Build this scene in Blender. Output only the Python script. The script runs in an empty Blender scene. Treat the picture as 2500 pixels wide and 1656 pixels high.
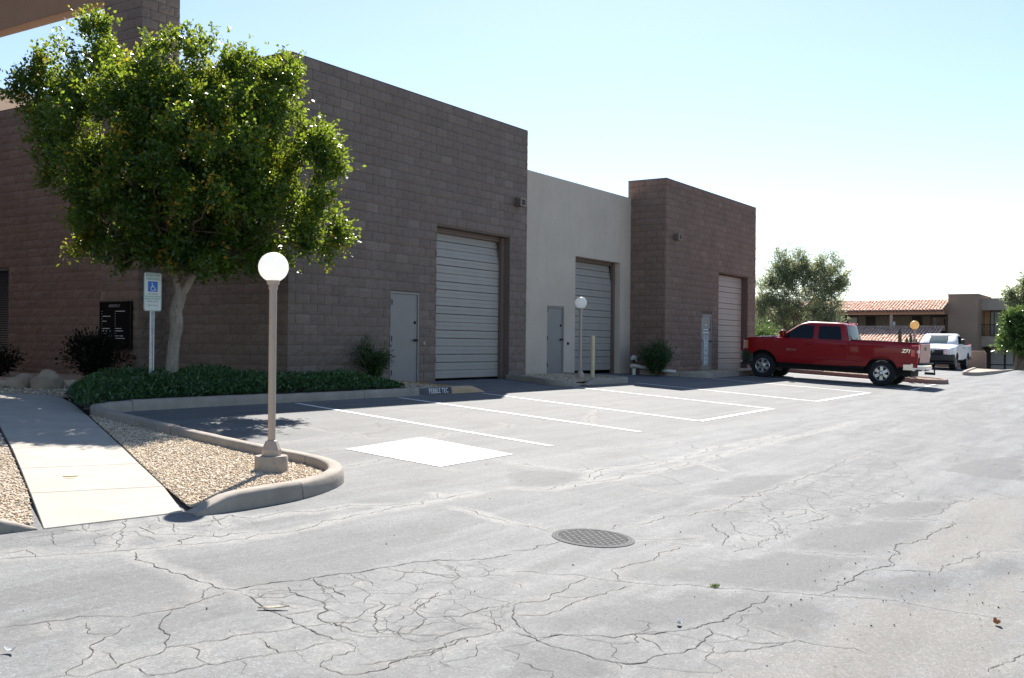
import bpy, bmesh, math, random
import numpy as np
from mathutils import Vector, Matrix
random.seed(7); RNG = np.random.default_rng(11)
SC = bpy.context.scene; COL = SC.collection
PI = math.pi
# ------------------------------------------------------------------ camera, world, sun, exposure
# metres; the camera is the origin; +X runs along the block facades (away, right), +Y into the buildings
YAW, PITCH, ROLL = math.radians(33.197), math.radians(0.322), math.radians(0.553)
fw = Vector((math.cos(YAW)*math.cos(PITCH), math.sin(YAW)*math.cos(PITCH), math.sin(PITCH)))
rt = Vector((math.sin(YAW), -math.cos(YAW), 0)); up = rt.cross(fw)
r2 = rt*math.cos(ROLL)+up*math.sin(ROLL); u2 = -rt*math.sin(ROLL)+up*math.cos(ROLL)
cam = bpy.data.cameras.new('camera'); cam.sensor_width = 36; cam.lens = 36.104; cam.clip_start = .05; cam.clip_end = 4000
co = bpy.data.objects.new('camera', cam); COL.objects.link(co)
co.matrix_world = Matrix(((r2.x, u2.x, -fw.x, 0), (r2.y, u2.y, -fw.y, 0), (r2.z, u2.z, -fw.z, 0), (0, 0, 0, 1)))
SC.camera = co
SUN_AZ, SUN_EL = math.radians(28.5), math.radians(44.5)
W = bpy.data.worlds.new('World'); SC.world = W; W.use_nodes = True
wn = W.node_tree.nodes; wl = W.node_tree.links
bg = wn['Background']; sky = wn.new('ShaderNodeTexSky'); sky.sky_type = 'NISHITA'; sky.sun_disc = False
sky.sun_elevation = SUN_EL; sky.sun_rotation = math.radians(90)-SUN_AZ
sky.altitude = 400; sky.air_density = 1.0; sky.dust_density = 0.5; sky.ozone_density = 1.4
wl.new(sky.outputs[0], bg.inputs[0]); bg.inputs[1].default_value = 0.074
sd = bpy.data.lights.new('sun', 'SUN'); sd.energy = 5.0; sd.angle = math.radians(.53); sd.color = (1, .95, .88)
so = bpy.data.objects.new('sun', sd); COL.objects.link(so)
sv = Vector((math.cos(SUN_AZ)*math.cos(SUN_EL), math.sin(SUN_AZ)*math.cos(SUN_EL), math.sin(SUN_EL)))
so.rotation_euler = sv.to_track_quat('Z', 'Y').to_euler(); so.location = sv*60
SC.view_settings.view_transform = 'Standard'; SC.view_settings.look = 'None'
SC.view_settings.exposure = 1.22; SC.view_settings.gamma = 1; SC.view_settings.use_curve_mapping = False

# ------------------------------------------------------------------ helpers
def smoothclip(v, a, b, s=2.0):
    lo = np.logaddexp(0, (v-a)*s)/s+a
    return b-np.logaddexp(0, (b-lo)*s)/s
def G(X, Y):
    """height of the lot; it rises gently to the buildings and falls away beyond the far kerb"""
    X = np.asarray(X, float); Y = np.asarray(Y, float)
    x = smoothclip(X, -10, 47); y = smoothclip(Y, -12, 15.5)
    z = -1.736-.002*x+.065*y+(.022*x*x-.051*x*y+.003*y*y)/100
    t = np.clip((X-57)/8, 0, 1); t = t*t*(3-2*t)
    return z*(1-t)-1.95*t
def g(x, y): return float(G(x, y))
def tag(o, label=None, cat=None, group=None, kind=None):
    if label: o['label'] = label
    if cat: o['category'] = cat
    if group: o['group'] = group
    if kind: o['kind'] = kind
    return o
def thing(name, label, cat, loc=(0, 0, 0), rz=0, group=None):
    o = bpy.data.objects.new(name, None); COL.objects.link(o); o.location = loc; o.rotation_euler = (0, 0, rz)
    o.empty_display_size = .2
    return tag(o, label, cat, group)
def link(name, me, mat=None, parent=None, origin=None, smooth=False):
    o = bpy.data.objects.new(name, me); COL.objects.link(o)
    if mat is not None and not me.materials: me.materials.append(mat)
    if parent is not None: o.parent = parent
    if origin is not None: o.location = origin
    if smooth: me.polygons.foreach_set('use_smooth', [True]*len(me.polygons))
    return o
def copy_tree(o, parent=None):
    c = o.copy(); COL.objects.link(c)
    if parent: c.parent = parent
    for ch in list(o.children): copy_tree(ch, c)
    return c
def attr(me, name, vals):
    a = me.attributes.new(name, 'FLOAT', 'POINT'); a.data.foreach_set('value', np.asarray(vals, np.float32))
class MB:
    def __init__(s): s.v = []; s.f = []
    def add(s, vs, fs):
        b = len(s.v); s.v += [tuple(map(float, p)) for p in vs]; s.f += [tuple(b+i for i in f) for f in fs]
    def box(s, a, b):
        x0, y0, z0 = a; x1, y1, z1 = b
        s.add([(x0,y0,z0),(x1,y0,z0),(x1,y1,z0),(x0,y1,z0),(x0,y0,z1),(x1,y0,z1),(x1,y1,z1),(x0,y1,z1)],
              [(0,3,2,1),(4,5,6,7),(0,1,5,4),(1,2,6,5),(2,3,7,6),(3,0,4,7)]); return s
    def prism(s, pts, axis, d0, d1):
        """polygon pts in the other two axes, extruded along axis from d0 to d1"""
        n = len(pts)
        def P(p, d): return (d, p[0], p[1]) if axis == 'x' else ((p[0], d, p[1]) if axis == 'y' else (p[0], p[1], d))
        s.add([P(p, d0) for p in pts]+[P(p, d1) for p in pts],
              [tuple(range(n))[::-1], tuple(range(n, 2*n))]+[(i, (i+1) % n, n+(i+1) % n, n+i) for i in range(n)]); return s
    def tube(s, path, rad, n=10, cap=True):
        path = [Vector(p) for p in path]; rs = rad if hasattr(rad, '__len__') else [rad]*len(path)
        vs = []; ref = None
        for i, p in enumerate(path):
            t = (path[min(i+1, len(path)-1)]-path[max(i-1, 0)]).normalized()
            if ref is None: ref = t.orthogonal().normalized()
            ref = (ref-t*ref.dot(t)).normalized(); b = t.cross(ref)
            vs += [p+(ref*math.cos(2*PI*k/n)+b*math.sin(2*PI*k/n))*rs[i] for k in range(n)]
        fs = [(i*n+k, i*n+(k+1) % n, (i+1)*n+(k+1) % n, (i+1)*n+k) for i in range(len(path)-1) for k in range(n)]
        if cap: fs += [tuple(range(n))[::-1], tuple(range((len(path)-1)*n, len(path)*n))]
        s.add(vs, fs); return s
    def lathe(s, prof, c=(0, 0, 0), n=24, axis='z', cap=True):
        """prof: list of (radius, height)"""
        vs = []
        for r, h in prof:
            for k in range(n):
                a = 2*PI*k/n; u, v = r*math.cos(a), r*math.sin(a)
                vs.append((c[0]+u, c[1]+v, c[2]+h) if axis == 'z' else ((c[0]+u, c[1]+h, c[2]+v) if axis == 'y' else (c[0]+h, c[1]+u, c[2]+v)))
        m = len(prof)
        s.add(vs, [(i*n+k, i*n+(k+1) % n, (i+1)*n+(k+1) % n, (i+1)*n+k) for i in range(m-1) for k in range(n)]
              + ([tuple(range(n))[::-1], tuple(range((m-1)*n, m*n))] if cap else [])); return s
    def mesh(s, name, recalc=True, bevel=0, org=(0, 0, 0)):
        me = bpy.data.meshes.new(name); v = s.v
        if any(org): v = [(p[0]-org[0], p[1]-org[1], p[2]-org[2]) for p in v]
        me.from_pydata(v, [], s.f)
        if recalc or bevel:
            bm = bmesh.new(); bm.from_mesh(me)
            bmesh.ops.recalc_face_normals(bm, faces=bm.faces)
            if bevel: bmesh.ops.bevel(bm, geom=[e for e in bm.edges if e.calc_face_angle(0) > .6], offset=bevel, segments=1, affect='EDGES', clamp_overlap=True)
            bm.to_mesh(me); bm.free()
        return me
    def build(s, name, mat, parent=None, bevel=0, smooth=False, recalc=True, world=False):
        """world: the vertices are world coordinates of an unrotated parent"""
        org = tuple(parent.location) if (world and parent is not None) else (0, 0, 0)
        o = link(name, s.mesh(name, recalc, bevel, org), mat, parent, smooth=False)
        if smooth: shade(o)
        return o
def shade(o, ang=40):
    me = o.data; me.polygons.foreach_set('use_smooth', [True]*len(me.polygons))
    try: me.set_sharp_from_angle(angle=math.radians(ang))
    except Exception: pass
def npmesh(name, V, F):
    me = bpy.data.meshes.new(name); V = np.asarray(V, np.float32); F = np.asarray(F, np.int32)
    n, k = F.shape
    me.vertices.add(len(V)); me.vertices.foreach_set('co', V.ravel())
    me.loops.add(n*k); me.loops.foreach_set('vertex_index', F.ravel())
    me.polygons.add(n); me.polygons.foreach_set('loop_start', np.arange(0, n*k, k, dtype=np.int32))
    me.update(calc_edges=True); me.validate(); return me
def text_mesh(body, size, spacing=1.0, align='CENTER', bold=0.0):
    cu = bpy.data.curves.new('t', 'FONT'); cu.body = body; cu.size = size; cu.align_x = align; cu.align_y = 'CENTER'
    cu.space_character = spacing; cu.offset = bold; cu.resolution_u = 3
    ob = bpy.data.objects.new('t', cu); me = bpy.data.meshes.new_from_object(ob)
    bpy.data.objects.remove(ob); me.materials.clear(); return me
def place_text(name, body, size, mat, parent, mtx, **k):
    me = text_mesh(body, size, **k); me.transform(mtx); return link(name, me, mat, parent)
def inside(poly, X, Y):
    r = np.zeros(np.shape(X), bool); n = len(poly)
    for i in range(n):
        (x0, y0), (x1, y1) = poly[i], poly[(i+1) % n]
        c = ((y0 > Y) != (y1 > Y)) & (X < (x1-x0)*(Y-y0)/(y1-y0+1e-12)+x0); r ^= c
    return r
def seg_dist(X, Y, pts, closed=False):
    d = np.full(np.shape(X), 1e9); n = len(pts)
    for i in range(n if closed else n-1):
        (x0, y0), (x1, y1) = pts[i], pts[(i+1) % n]
        dx, dy = x1-x0, y1-y0; L = dx*dx+dy*dy+1e-12
        t = np.clip(((X-x0)*dx+(Y-y0)*dy)/L, 0, 1)
        d = np.minimum(d, np.hypot(X-x0-t*dx, Y-y0-t*dy))
    return d
def sheet(name, poly, h, mat, parent=None, step=.4):
    """flat patch following the ground h above it (poly refined so that it bends with the ground)"""
    bm = bmesh.new(); n = len(poly); pts = []
    hh = h if hasattr(h, '__len__') else [h]*n
    for i in range(n):
        (x0, y0), (x1, y1) = poly[i], poly[(i+1) % n]; m = max(1, int(math.hypot(x1-x0, y1-y0)/step))
        for k in range(m):
            t = k/m; pts.append((x0+(x1-x0)*t, y0+(y1-y0)*t, hh[i]+(hh[(i+1) % n]-hh[i])*t))
    f = bm.faces.new([bm.verts.new((x, y, g(x, y)+z)) for x, y, z in pts])
    bmesh.ops.triangulate(bm, faces=[f]); bmesh.ops.recalc_face_normals(bm, faces=bm.faces)
    if sum(q.normal.z for q in bm.faces) < 0: bmesh.ops.reverse_faces(bm, faces=bm.faces)
    me = bpy.data.meshes.new(name); bm.to_mesh(me); bm.free()
    return link(name, me, mat, parent)

# ------------------------------------------------------------------ materials
class NT:
    def __init__(s, name):
        s.m = bpy.data.materials.new(name); s.m.use_nodes = True; s.t = s.m.node_tree; s.n = s.t.nodes; s.l = s.t.links
        s.b = s.n['Principled BSDF']; s.out = s.n['Material Output']; s._co = None
    def node(s, t, **k):
        n = s.n.new(t)
        for a, b in k.items(): setattr(n, a, b)
        return n
    def set(s, n, i, v):
        if v is None: return
        if hasattr(v, 'is_output'): s.l.new(v, n.inputs[i])
        else: n.inputs[i].default_value = v
    def co(s):
        if not s._co: s._co = s.node('ShaderNodeNewGeometry').outputs['Position']
        return s._co
    def oco(s): return s.node('ShaderNodeTexCoord').outputs['Object']
    def scale(s, v, sc):
        n = s.node('ShaderNodeVectorMath', operation='MULTIPLY'); s.set(n, 0, v); n.inputs[1].default_value = sc; return n.outputs[0]
    def noise(s, sc, det=4, rough=.55, vec=None, dist=0):
        n = s.node('ShaderNodeTexNoise'); s.l.new(vec or s.co(), n.inputs['Vector']); n.inputs['Scale'].default_value = sc
        n.inputs['Detail'].default_value = det; n.inputs['Roughness'].default_value = rough; n.inputs['Distortion'].default_value = dist
        return n.outputs['Fac']
    def ramp(s, fac, stops):
        r = s.node('ShaderNodeValToRGB'); s.l.new(fac, r.inputs[0]); e = r.color_ramp.elements
        while len(e) < len(stops): e.new(.5)
        for q, (p, c) in zip(e, stops):
            q.position = p; q.color = (c, c, c, 1) if not hasattr(c, '__len__') else (*c, 1)
        return r.outputs[0]
    def math(s, op, a, b=None, clamp=False):
        n = s.node('ShaderNodeMath', operation=op); n.use_clamp = clamp; s.set(n, 0, a); s.set(n, 1, b); return n.outputs[0]
    def mix(s, f, a, b, mode='MIX'):
        n = s.node('ShaderNodeMix', data_type='RGBA'); n.blend_type = mode
        s.set(n, 0, f); s.set(n, 6, (*a, 1) if isinstance(a, tuple) else a); s.set(n, 7, (*b, 1) if isinstance(b, tuple) else b); return n.outputs[2]
    def attr(s, name): return s.node('ShaderNodeAttribute', attribute_name=name).outputs['Fac']
    def bump(s, h, st=.3, dist=.01):
        n = s.node('ShaderNodeBump'); n.inputs['Strength'].default_value = st; n.inputs['Distance'].default_value = dist
        s.l.new(h, n.inputs['Height']); s.l.new(n.outputs[0], s.b.inputs['Normal'])
    def col(s, c): s.set(s.b, 'Base Color', (*c, 1) if isinstance(c, tuple) else c)
    def p(s, **k):
        for a, v in k.items(): s.set(s.b, {'rough': 'Roughness', 'metal': 'Metallic', 'spec': 'Specular IOR Level', 'coat': 'Coat Weight', 'trans': 'Transmission Weight', 'alpha': 'Alpha', 'coatr': 'Coat Roughness'}[a], v)
        return s
def simple(name, c, rough=.6, metal=0, var=.12, sc=6, coat=0, spec=.5, bump=0, bsc=60, obj=False):
    t = NT(name); v = t.oco() if obj else None
    f = t.noise(sc, 5, .6, v); d = tuple(x*(1-var) for x in c); l = tuple(min(1, x*(1+var)) for x in c)
    t.col(t.ramp(f, [(.3, d), (.7, l)])); t.p(rough=rough, metal=metal, coat=coat, spec=spec)
    if bump: t.bump(t.noise(bsc, 4, .6, v), bump)
    return t.m
def m_block(name, base, red):
    t = NT(name); r = t.math('FRACT', t.math('ADD', t.attr('rnd'), t.node('ShaderNodeObjectInfo').outputs['Random']))
    c = t.ramp(r, [(0, tuple(x*.89 for x in base)), (.3, base), (.55, red), (.8, tuple(x*1.04 for x in base)), (.93, tuple(x*1.07 for x in base)), (1, tuple(x*1.2 for x in base))])
    n = t.noise(42, 7, .8); c = t.mix(t.ramp(n, [(.34, .8), (.52, .0)]), c, tuple(x*.5 for x in base))
    n2 = t.noise(1.1, 4, .6); c = t.mix(.5, c, t.ramp(n2, [(.3, .74), (.7, 1.03)]), 'MULTIPLY')
    sk = t.noise(1.0, 5, .7, t.scale(t.co(), (1.6, 1.6, .22))); c = t.mix(t.ramp(sk, [(.56, 0.), (.74, .35)]), c, tuple(x*.62 for x in base))
    n3 = t.noise(170, 3, .7); c = t.mix(t.ramp(n3, [(.57, 0.), (.7, .5)]), c, tuple(min(1, x*2.1) for x in base))
    t.col(c); t.p(rough=.92, spec=.25)
    h = t.math('ADD', t.noise(38, 8, .72), t.math('MULTIPLY', t.noise(150, 4, .7), .4)); t.bump(h, .9, .02); return t.m
def m_asphalt():
    t = NT('asphalt'); P = t.co()
    wob = t.noise(5, 4, .6); w2 = t.noise(1.3, 5, .65)
    edge = t.math('MULTIPLY', t.math('SUBTRACT', wob, .5), .9)
    def soft(name, lo=.38, hi=.62): return t.ramp(t.math('ADD', t.attr(name), edge), [(lo, 0.), (hi, 1.)])
    base = t.ramp(w2, [(.28, (.1, .103, .105)), (.5, (.124, .127, .129)), (.72, (.15, .153, .154))])
    st = t.noise(1.0, 5, .7, t.scale(P, (.35, 3.0, 1)))
    base = t.mix(t.ramp(st, [(.42, 0.), (.68, .75)]), base, (.2, .205, .206))
    c = t.mix(t.math('MULTIPLY', soft('dark', .36, .64), .72), base, (.09, .092, .094))
    c = t.mix(t.math('MULTIPLY', soft('tan'), .6), c, (.17, .16, .142))
    c = t.mix(t.math('MULTIPLY', soft('pale', .3, .75), .6), c, (.255, .25, .236))
    c = t.mix(t.math('MULTIPLY', soft('stall'), .4), c, (.125, .123, .12))
    ag = t.node('ShaderNodeTexVoronoi', feature='F1'); t.l.new(P, ag.inputs['Vector']); ag.inputs['Scale'].default_value = 95
    agc = t.node('ShaderNodeSeparateColor'); t.l.new(ag.outputs['Color'], agc.inputs[0])
    c = t.mix(.8, c, t.ramp(agc.outputs[0], [(0, .72), (.5, .98), (.88, 1.06), (.96, 1.38)]), 'MULTIPLY')
    oil = t.noise(.55, 5, .7); c = t.mix(t.ramp(oil, [(.58, 0.), (.7, .4)]), c, (.12, .118, .113))
    big = t.noise(22, 3, .6); c = t.mix(.42, c, t.ramp(big, [(.35, .82), (.65, 1.12)]), 'MULTIPLY')
    pit = t.noise(48, 3, .8, t.scale(P, (1, 1, 1))); c = t.mix(t.ramp(pit, [(.24, .7), (.31, 0.)]), c, (.07, .068, .065))
    # fine secondary cracking inside the alligator fields
    dn = t.node('ShaderNodeTexNoise'); t.l.new(P, dn.inputs['Vector']); dn.inputs['Scale'].default_value = 4.5; dn.inputs['Detail'].default_value = 5
    off = t.node('ShaderNodeVectorMath', operation='MULTIPLY_ADD'); t.l.new(dn.outputs['Color'], off.inputs[0]); off.inputs[1].default_value = (.24, .24, 0); t.l.new(P, off.inputs[2])
    def crack(sc, wd):
        v = t.node('ShaderNodeTexVoronoi', feature='DISTANCE_TO_EDGE'); t.l.new(off.outputs[0], v.inputs['Vector']); v.inputs['Scale'].default_value = sc
        return t.ramp(v.outputs['Distance'], [(0, 1.), (wd, 0.)])
    brk = t.ramp(t.noise(2.6, 4, .6), [(.42, 0.), (.56, 1.)])
    k = t.math('MULTIPLY', t.math('MULTIPLY', crack(2.6, .012), t.ramp(t.attr('allig'), [(.3, 0.), (.8, 1.)])), brk)
    c = t.mix(t.math('MULTIPLY', k, .8), c, (.06, .058, .055))
    t.col(c); t.p(rough=.82, spec=.35)
    h = t.math('SUBTRACT', t.math('ADD', t.math('MULTIPLY', ag.outputs['Distance'], -.35), t.math('MULTIPLY', t.noise(14, 4, .6), .5)), t.math('MULTIPLY', k, 1.4))
    t.bump(h, .55, .008); return t.m
def m_leaf(name, stops, rough=.32, trans=.35, tcol=(.22, .3, .03), spec=.5):
    t = NT(name); c = t.ramp(t.attr('tint'), stops); t.col(c); t.p(rough=rough, spec=spec)
    tr = t.node('ShaderNodeBsdfTranslucent'); tc = t.mix(.55, c, tcol, 'MIX'); t.l.new(tc, tr.inputs[0])
    mx = t.node('ShaderNodeMixShader'); mx.inputs[0].default_value = trans
    t.l.new(t.b.outputs[0], mx.inputs[1]); t.l.new(tr.outputs[0], mx.inputs[2]); t.l.new(mx.outputs[0], t.out.inputs[0]); return t.m
def m_concrete(name, a, b, sc=3, stain=(.2, .18, .16), bump=.35):
    t = NT(name); c = t.ramp(t.noise(sc, 6, .65), [(.3, a), (.7, b)])
    c = t.mix(t.ramp(t.noise(1.7, 5, .7), [(.52, 0.), (.72, .6)]), c, stain)
    c = t.mix(t.ramp(t.noise(9, 6, .75), [(.58, 0.), (.68, .4)]), c, tuple(x*.6 for x in stain))
    c = t.mix(.7, c, t.ramp(t.noise(120, 3, .7), [(.3, .8), (.7, 1.08)]), 'MULTIPLY')
    t.col(c); t.p(rough=.88, spec=.3); t.bump(t.math('ADD', t.noise(90, 5, .7), t.noise(12, 4, .6)), bump, .006); return t.m
def m_glass(name, c=(.02, .03, .035), rough=.05, spec=.8):
    t = NT(name); t.col(c); t.p(rough=rough, spec=spec); return t.m
def m_globe(name, c, cw):
    t = NT(name); t.col(c); t.p(rough=.35); tr = t.node('ShaderNodeBsdfTranslucent'); tr.inputs[0].default_value = (*cw, 1)
    mx = t.node('ShaderNodeMixShader'); mx.inputs[0].default_value = .72
    t.l.new(t.b.outputs[0], mx.inputs[1]); t.l.new(tr.outputs[0], mx.inputs[2]); t.l.new(mx.outputs[0], t.out.inputs[0]); return t.m
def m_stucco(name, c, bump=.5, sc=45):
    t = NT(name); k = t.ramp(t.noise(.8, 5, .65), [(.3, tuple(x*.9 for x in c)), (.7, tuple(min(1, x*1.06) for x in c))])
    st = t.noise(1.2, 4, .6, t.scale(t.co(), (3, 3, .35))); k = t.mix(t.ramp(st, [(.55, 0.), (.8, .35)]), k, tuple(x*.72 for x in c))
    k = t.mix(.6, k, t.ramp(t.noise(sc*2, 3, .7), [(.3, .84), (.7, 1.05)]), 'MULTIPLY')
    t.col(k); t.p(rough=.93, spec=.2); t.bump(t.noise(sc, 5, .7), bump, .012); return t.m
M = {}
M['asphalt'] = m_asphalt()
M['crack'] = simple('crack_fill', (.05, .047, .043), .95, var=.35, sc=30)
M['block'] = m_block('split_face_block', (.25, .196, .165), (.246, .184, .152))
M['blockr'] = m_block('split_face_block_red', (.262, .178, .142), (.255, .165, .128))
M['mortar'] = simple('mortar', (.165, .126, .108), .95, var=.1, sc=20, spec=.2)
M['mortarr'] = simple('mortar_red', (.155, .108, .09), .95, var=.1, sc=20, spec=.2)
M['stucco'] = m_stucco('cream_stucco', (.6, .51, .42))
M['tanstucco'] = m_stucco('peach_stucco', (.62, .47, .36), .3)
M['beam'] = m_stucco('tan_beam_paint', (.3, .185, .12), .25, 30)
M['roofing'] = simple('pale_roofing', (.6, .57, .52), .9, var=.08)
M['blackplastic0'] = simple('dark_lamp_lens', (.05, .045, .04), .7)
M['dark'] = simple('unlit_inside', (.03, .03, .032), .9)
M['doorpaint'] = simple('grey_door_paint', (.255, .235, .215), .55, var=.05, sc=2)
M['doorframe'] = simple('brown_frame_paint', (.15, .105, .085), .6, var=.06)
M['garage'] = simple('garage_door_paint', (.34, .31, .278), .5, var=.05, sc=1.5)
M['garage3'] = simple('pinkish_garage_door_paint', (.36, .285, .245), .5, var=.05, sc=1.5)
M['blackmetal'] = simple('black_metal', (.02, .02, .022), .4, .6)
M['kerb'] = m_concrete('kerb_concrete', (.29, .25, .21), (.38, .335, .285))
M['kerbred'] = m_concrete('reddish_kerb', (.22, .15, .125), (.29, .2, .17))
M['kerbtan'] = m_concrete('tan_painted_kerb', (.47, .33, .2), (.56, .4, .25))
M['kerbblack'] = m_concrete('dark_painted_patch', (.06, .065, .08), (.1, .105, .12), stain=(.2, .2, .22))
M['kerbyellow'] = m_concrete('yellow_painted_kerb', (.45, .27, .09), (.52, .33, .13))
M['path'] = m_concrete('path_concrete', (.36, .33, .285), (.43, .398, .345), 2, (.36, .325, .275), .2)
M['soil'] = m_concrete('gravelly_soil', (.3, .24, .18), (.43, .36, .28), 20, (.2, .15, .1), .8)
M['soildark'] = simple('planter_soil', (.07, .05, .035), .95, var=.3, sc=30, bump=.8)
M['paint'] = NT('white_line_paint').m
def _paint(name, blue):
    t = NT(name); c = t.ramp(t.noise(2.2, 4, .6), [(.3, (.74, .74, .73)), (.7, (.83, .83, .82))])
    if blue: c = t.mix(t.ramp(t.noise(2.4, 5, .7), [(.52, 0.), (.66, .5)]), c, (.42, .6, .74))
    w = t.ramp(t.math('ADD', t.noise(45, 5, .85), t.math('MULTIPLY', t.noise(2.2, 4), .7)), [(.70, 0.), (.84, 1.)])
    w = t.math('MULTIPLY', t.math('SUBTRACT', 1.0, w), .55); t.col(t.mix(w, c, (.3, .3, .3))); t.p(rough=.7); return t.m
M['paint'] = _paint('white_line_paint', False); M['paintsq'] = _paint('white_square_paint', True)
M['lamppaint'] = simple('taupe_lamp_paint', (.4, .325, .265), .5, var=.05)
M['globe'] = m_globe('white_acrylic_globe', (.93, .93, .92), (.97, .97, .95))
M['globey'] = m_globe('yellowed_acrylic_globe', (.72, .58, .35), (.8, .62, .36))
M['galv'] = simple('galvanised_steel', (.55, .57, .6), .42, .7, var=.12, sc=14)
M['signwhite'] = simple('sign_white', (.66, .69, .67), .45, var=.03)
M['signblue'] = simple('sign_blue', (.02, .16, .56), .45, var=.03)
M['signgreen'] = simple('sign_green', (.06, .3, .22), .5, var=.03)
M['white'] = simple('white_print', (.8, .8, .8), .5, var=.02)
M['greyprint'] = simple('grey_print', (.3, .33, .36), .5, var=.02)
M['greenprint'] = simple('green_print', (.25, .42, .2), .5, var=.02)
M['paper'] = simple('notice_paper', (.6, .64, .66), .6, var=.05)
M['board'] = simple('directory_black', (.008, .008, .009), .8, var=.1, spec=.06)
M['bark'] = NT('pale_bark').m
def _bark(name, a, b, d):
    t = NT(name); v = t.scale(t.co(), (9, 9, 3)); c = t.ramp(t.noise(1.4, 6, .7, v), [(.3, a), (.7, b)])
    c = t.mix(t.ramp(t.noise(3, 5, .7, v), [(.6, 0.), (.72, .7)]), c, d); t.col(c); t.p(rough=.9, spec=.2); t.bump(t.noise(4, 6, .7, v), .7, .02); return t.m
M['bark'] = _bark('pale_bark', (.2, .165, .13), (.37, .33, .28), (.08, .06, .045)); M['twig'] = _bark('brown_bark', (.16, .12, .09), (.26, .2, .15), (.08, .06, .05))
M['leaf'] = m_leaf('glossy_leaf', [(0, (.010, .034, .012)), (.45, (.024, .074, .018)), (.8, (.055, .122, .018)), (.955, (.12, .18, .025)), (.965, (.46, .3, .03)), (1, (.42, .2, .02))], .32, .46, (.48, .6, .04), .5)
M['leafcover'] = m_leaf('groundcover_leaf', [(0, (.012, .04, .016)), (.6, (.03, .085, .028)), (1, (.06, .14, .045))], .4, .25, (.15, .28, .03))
M['leafbush'] = m_leaf('shrub_leaf', [(0, (.012, .04, .014)), (.6, (.03, .08, .02)), (1, (.06, .13, .035))], .45, .22, (.15, .25, .03))
M['leafdark'] = m_leaf('dark_shrub_leaf', [(0, (.006, .009, .007)), (1, (.013, .02, .012))], .7, .1, (.03, .05, .01), .15)
M['leafolive'] = m_leaf('grey_green_leaf', [(0, (.12, .155, .1)), (.5, (.21, .245, .15)), (.85, (.28, .3, .17)), (1, (.3, .27, .16))], .5, .45, (.42, .46, .2))
M['leafmid'] = m_leaf('broad_leaf', [(0, (.03, .075, .025)), (.6, (.07, .14, .04)), (1, (.15, .24, .08))], .33, .3, (.25, .35, .05))
M['tile'] = NT('clay_tile').m
def _tile():
    t = NT('clay_tile'); r = t.attr('rnd'); c = t.ramp(r, [(0, (.66, .38, .27)), (.5, (.76, .5, .38)), (1, (.82, .6, .48))])
    c = t.mix(.6, c, t.ramp(t.noise(6, 4, .6), [(.3, .8), (.7, 1.1)]), 'MULTIPLY'); t.col(c); t.p(rough=.85, spec=.3); return t.m
M['tile'] = _tile()
M['tower'] = m_stucco('brown_stucco', (.33, .235, .175), .5, 8)
M['wing'] = m_stucco('taupe_stucco', (.44, .36, .295), .2, 8)
M['corridor'] = m_stucco('corridor_wall', (.36, .28, .225), .1, 8)
M['fascia'] = simple('fascia_wood', (.45, .26, .17), .7, var=.1)
M['glass'] = m_glass('dark_window_glass'); M['shadeglass'] = simple('window_with_shade', (.36, .37, .34), .12, var=.08, sc=1, spec=.7)
M['orange'] = simple('ochre_panel', (.5, .26, .12), .7, var=.05)
M['brown'] = simple('dark_brown_door', (.06, .04, .035), .6, var=.1)
M['cactus'] = simple('cactus_skin', (.09, .12, .06), .7, var=.2, sc=9)
M['pvc'] = simple('white_pvc', (.62, .6, .55), .45, var=.05)
M['cream'] = simple('cream_post_paint', (.62, .54, .33), .5, var=.06, sc=4)
M['rock'] = m_concrete('tan_rock', (.3, .23, .16), (.45, .36, .27), 5, (.2, .15, .11), .8)
M['iron'] = simple('worn_cast_iron', (.15, .15, .15), .95, 0, spec=.1, var=.15, sc=20)
M['drainhole'] = simple('drain_void', (.015, .015, .015), .95)
t = NT('gravel_stone'); t.col(t.ramp(t.attr('tint'), [(0, (.25, .185, .12)), (.25, (.48, .37, .245)), (.55, (.6, .485, .34)), (.8, (.68, .585, .45)), (.93, (.74, .69, .62)), (1, (.44, .28, .18))])); t.p(rough=.9, spec=.3); M['stone'] = t.m
t = NT('dark_crumb'); t.col(t.ramp(t.attr('tint'), [(0, (.02, .02, .02)), (.7, (.06, .055, .05)), (.75, (.55, .54, .52)), (1, (.7, .69, .66))])); t.p(rough=.9); M['crumb'] = t.m
M['dryleaf'] = simple('dry_leaf', (.4, .17, .06), .7, var=.3, sc=40); M['strawleaf'] = simple('straw_leaf', (.62, .55, .4), .7, var=.2, sc=40); M['yellowleaf'] = simple('yellow_leaf', (.5, .4, .12), .7, var=.2, sc=40)

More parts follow.
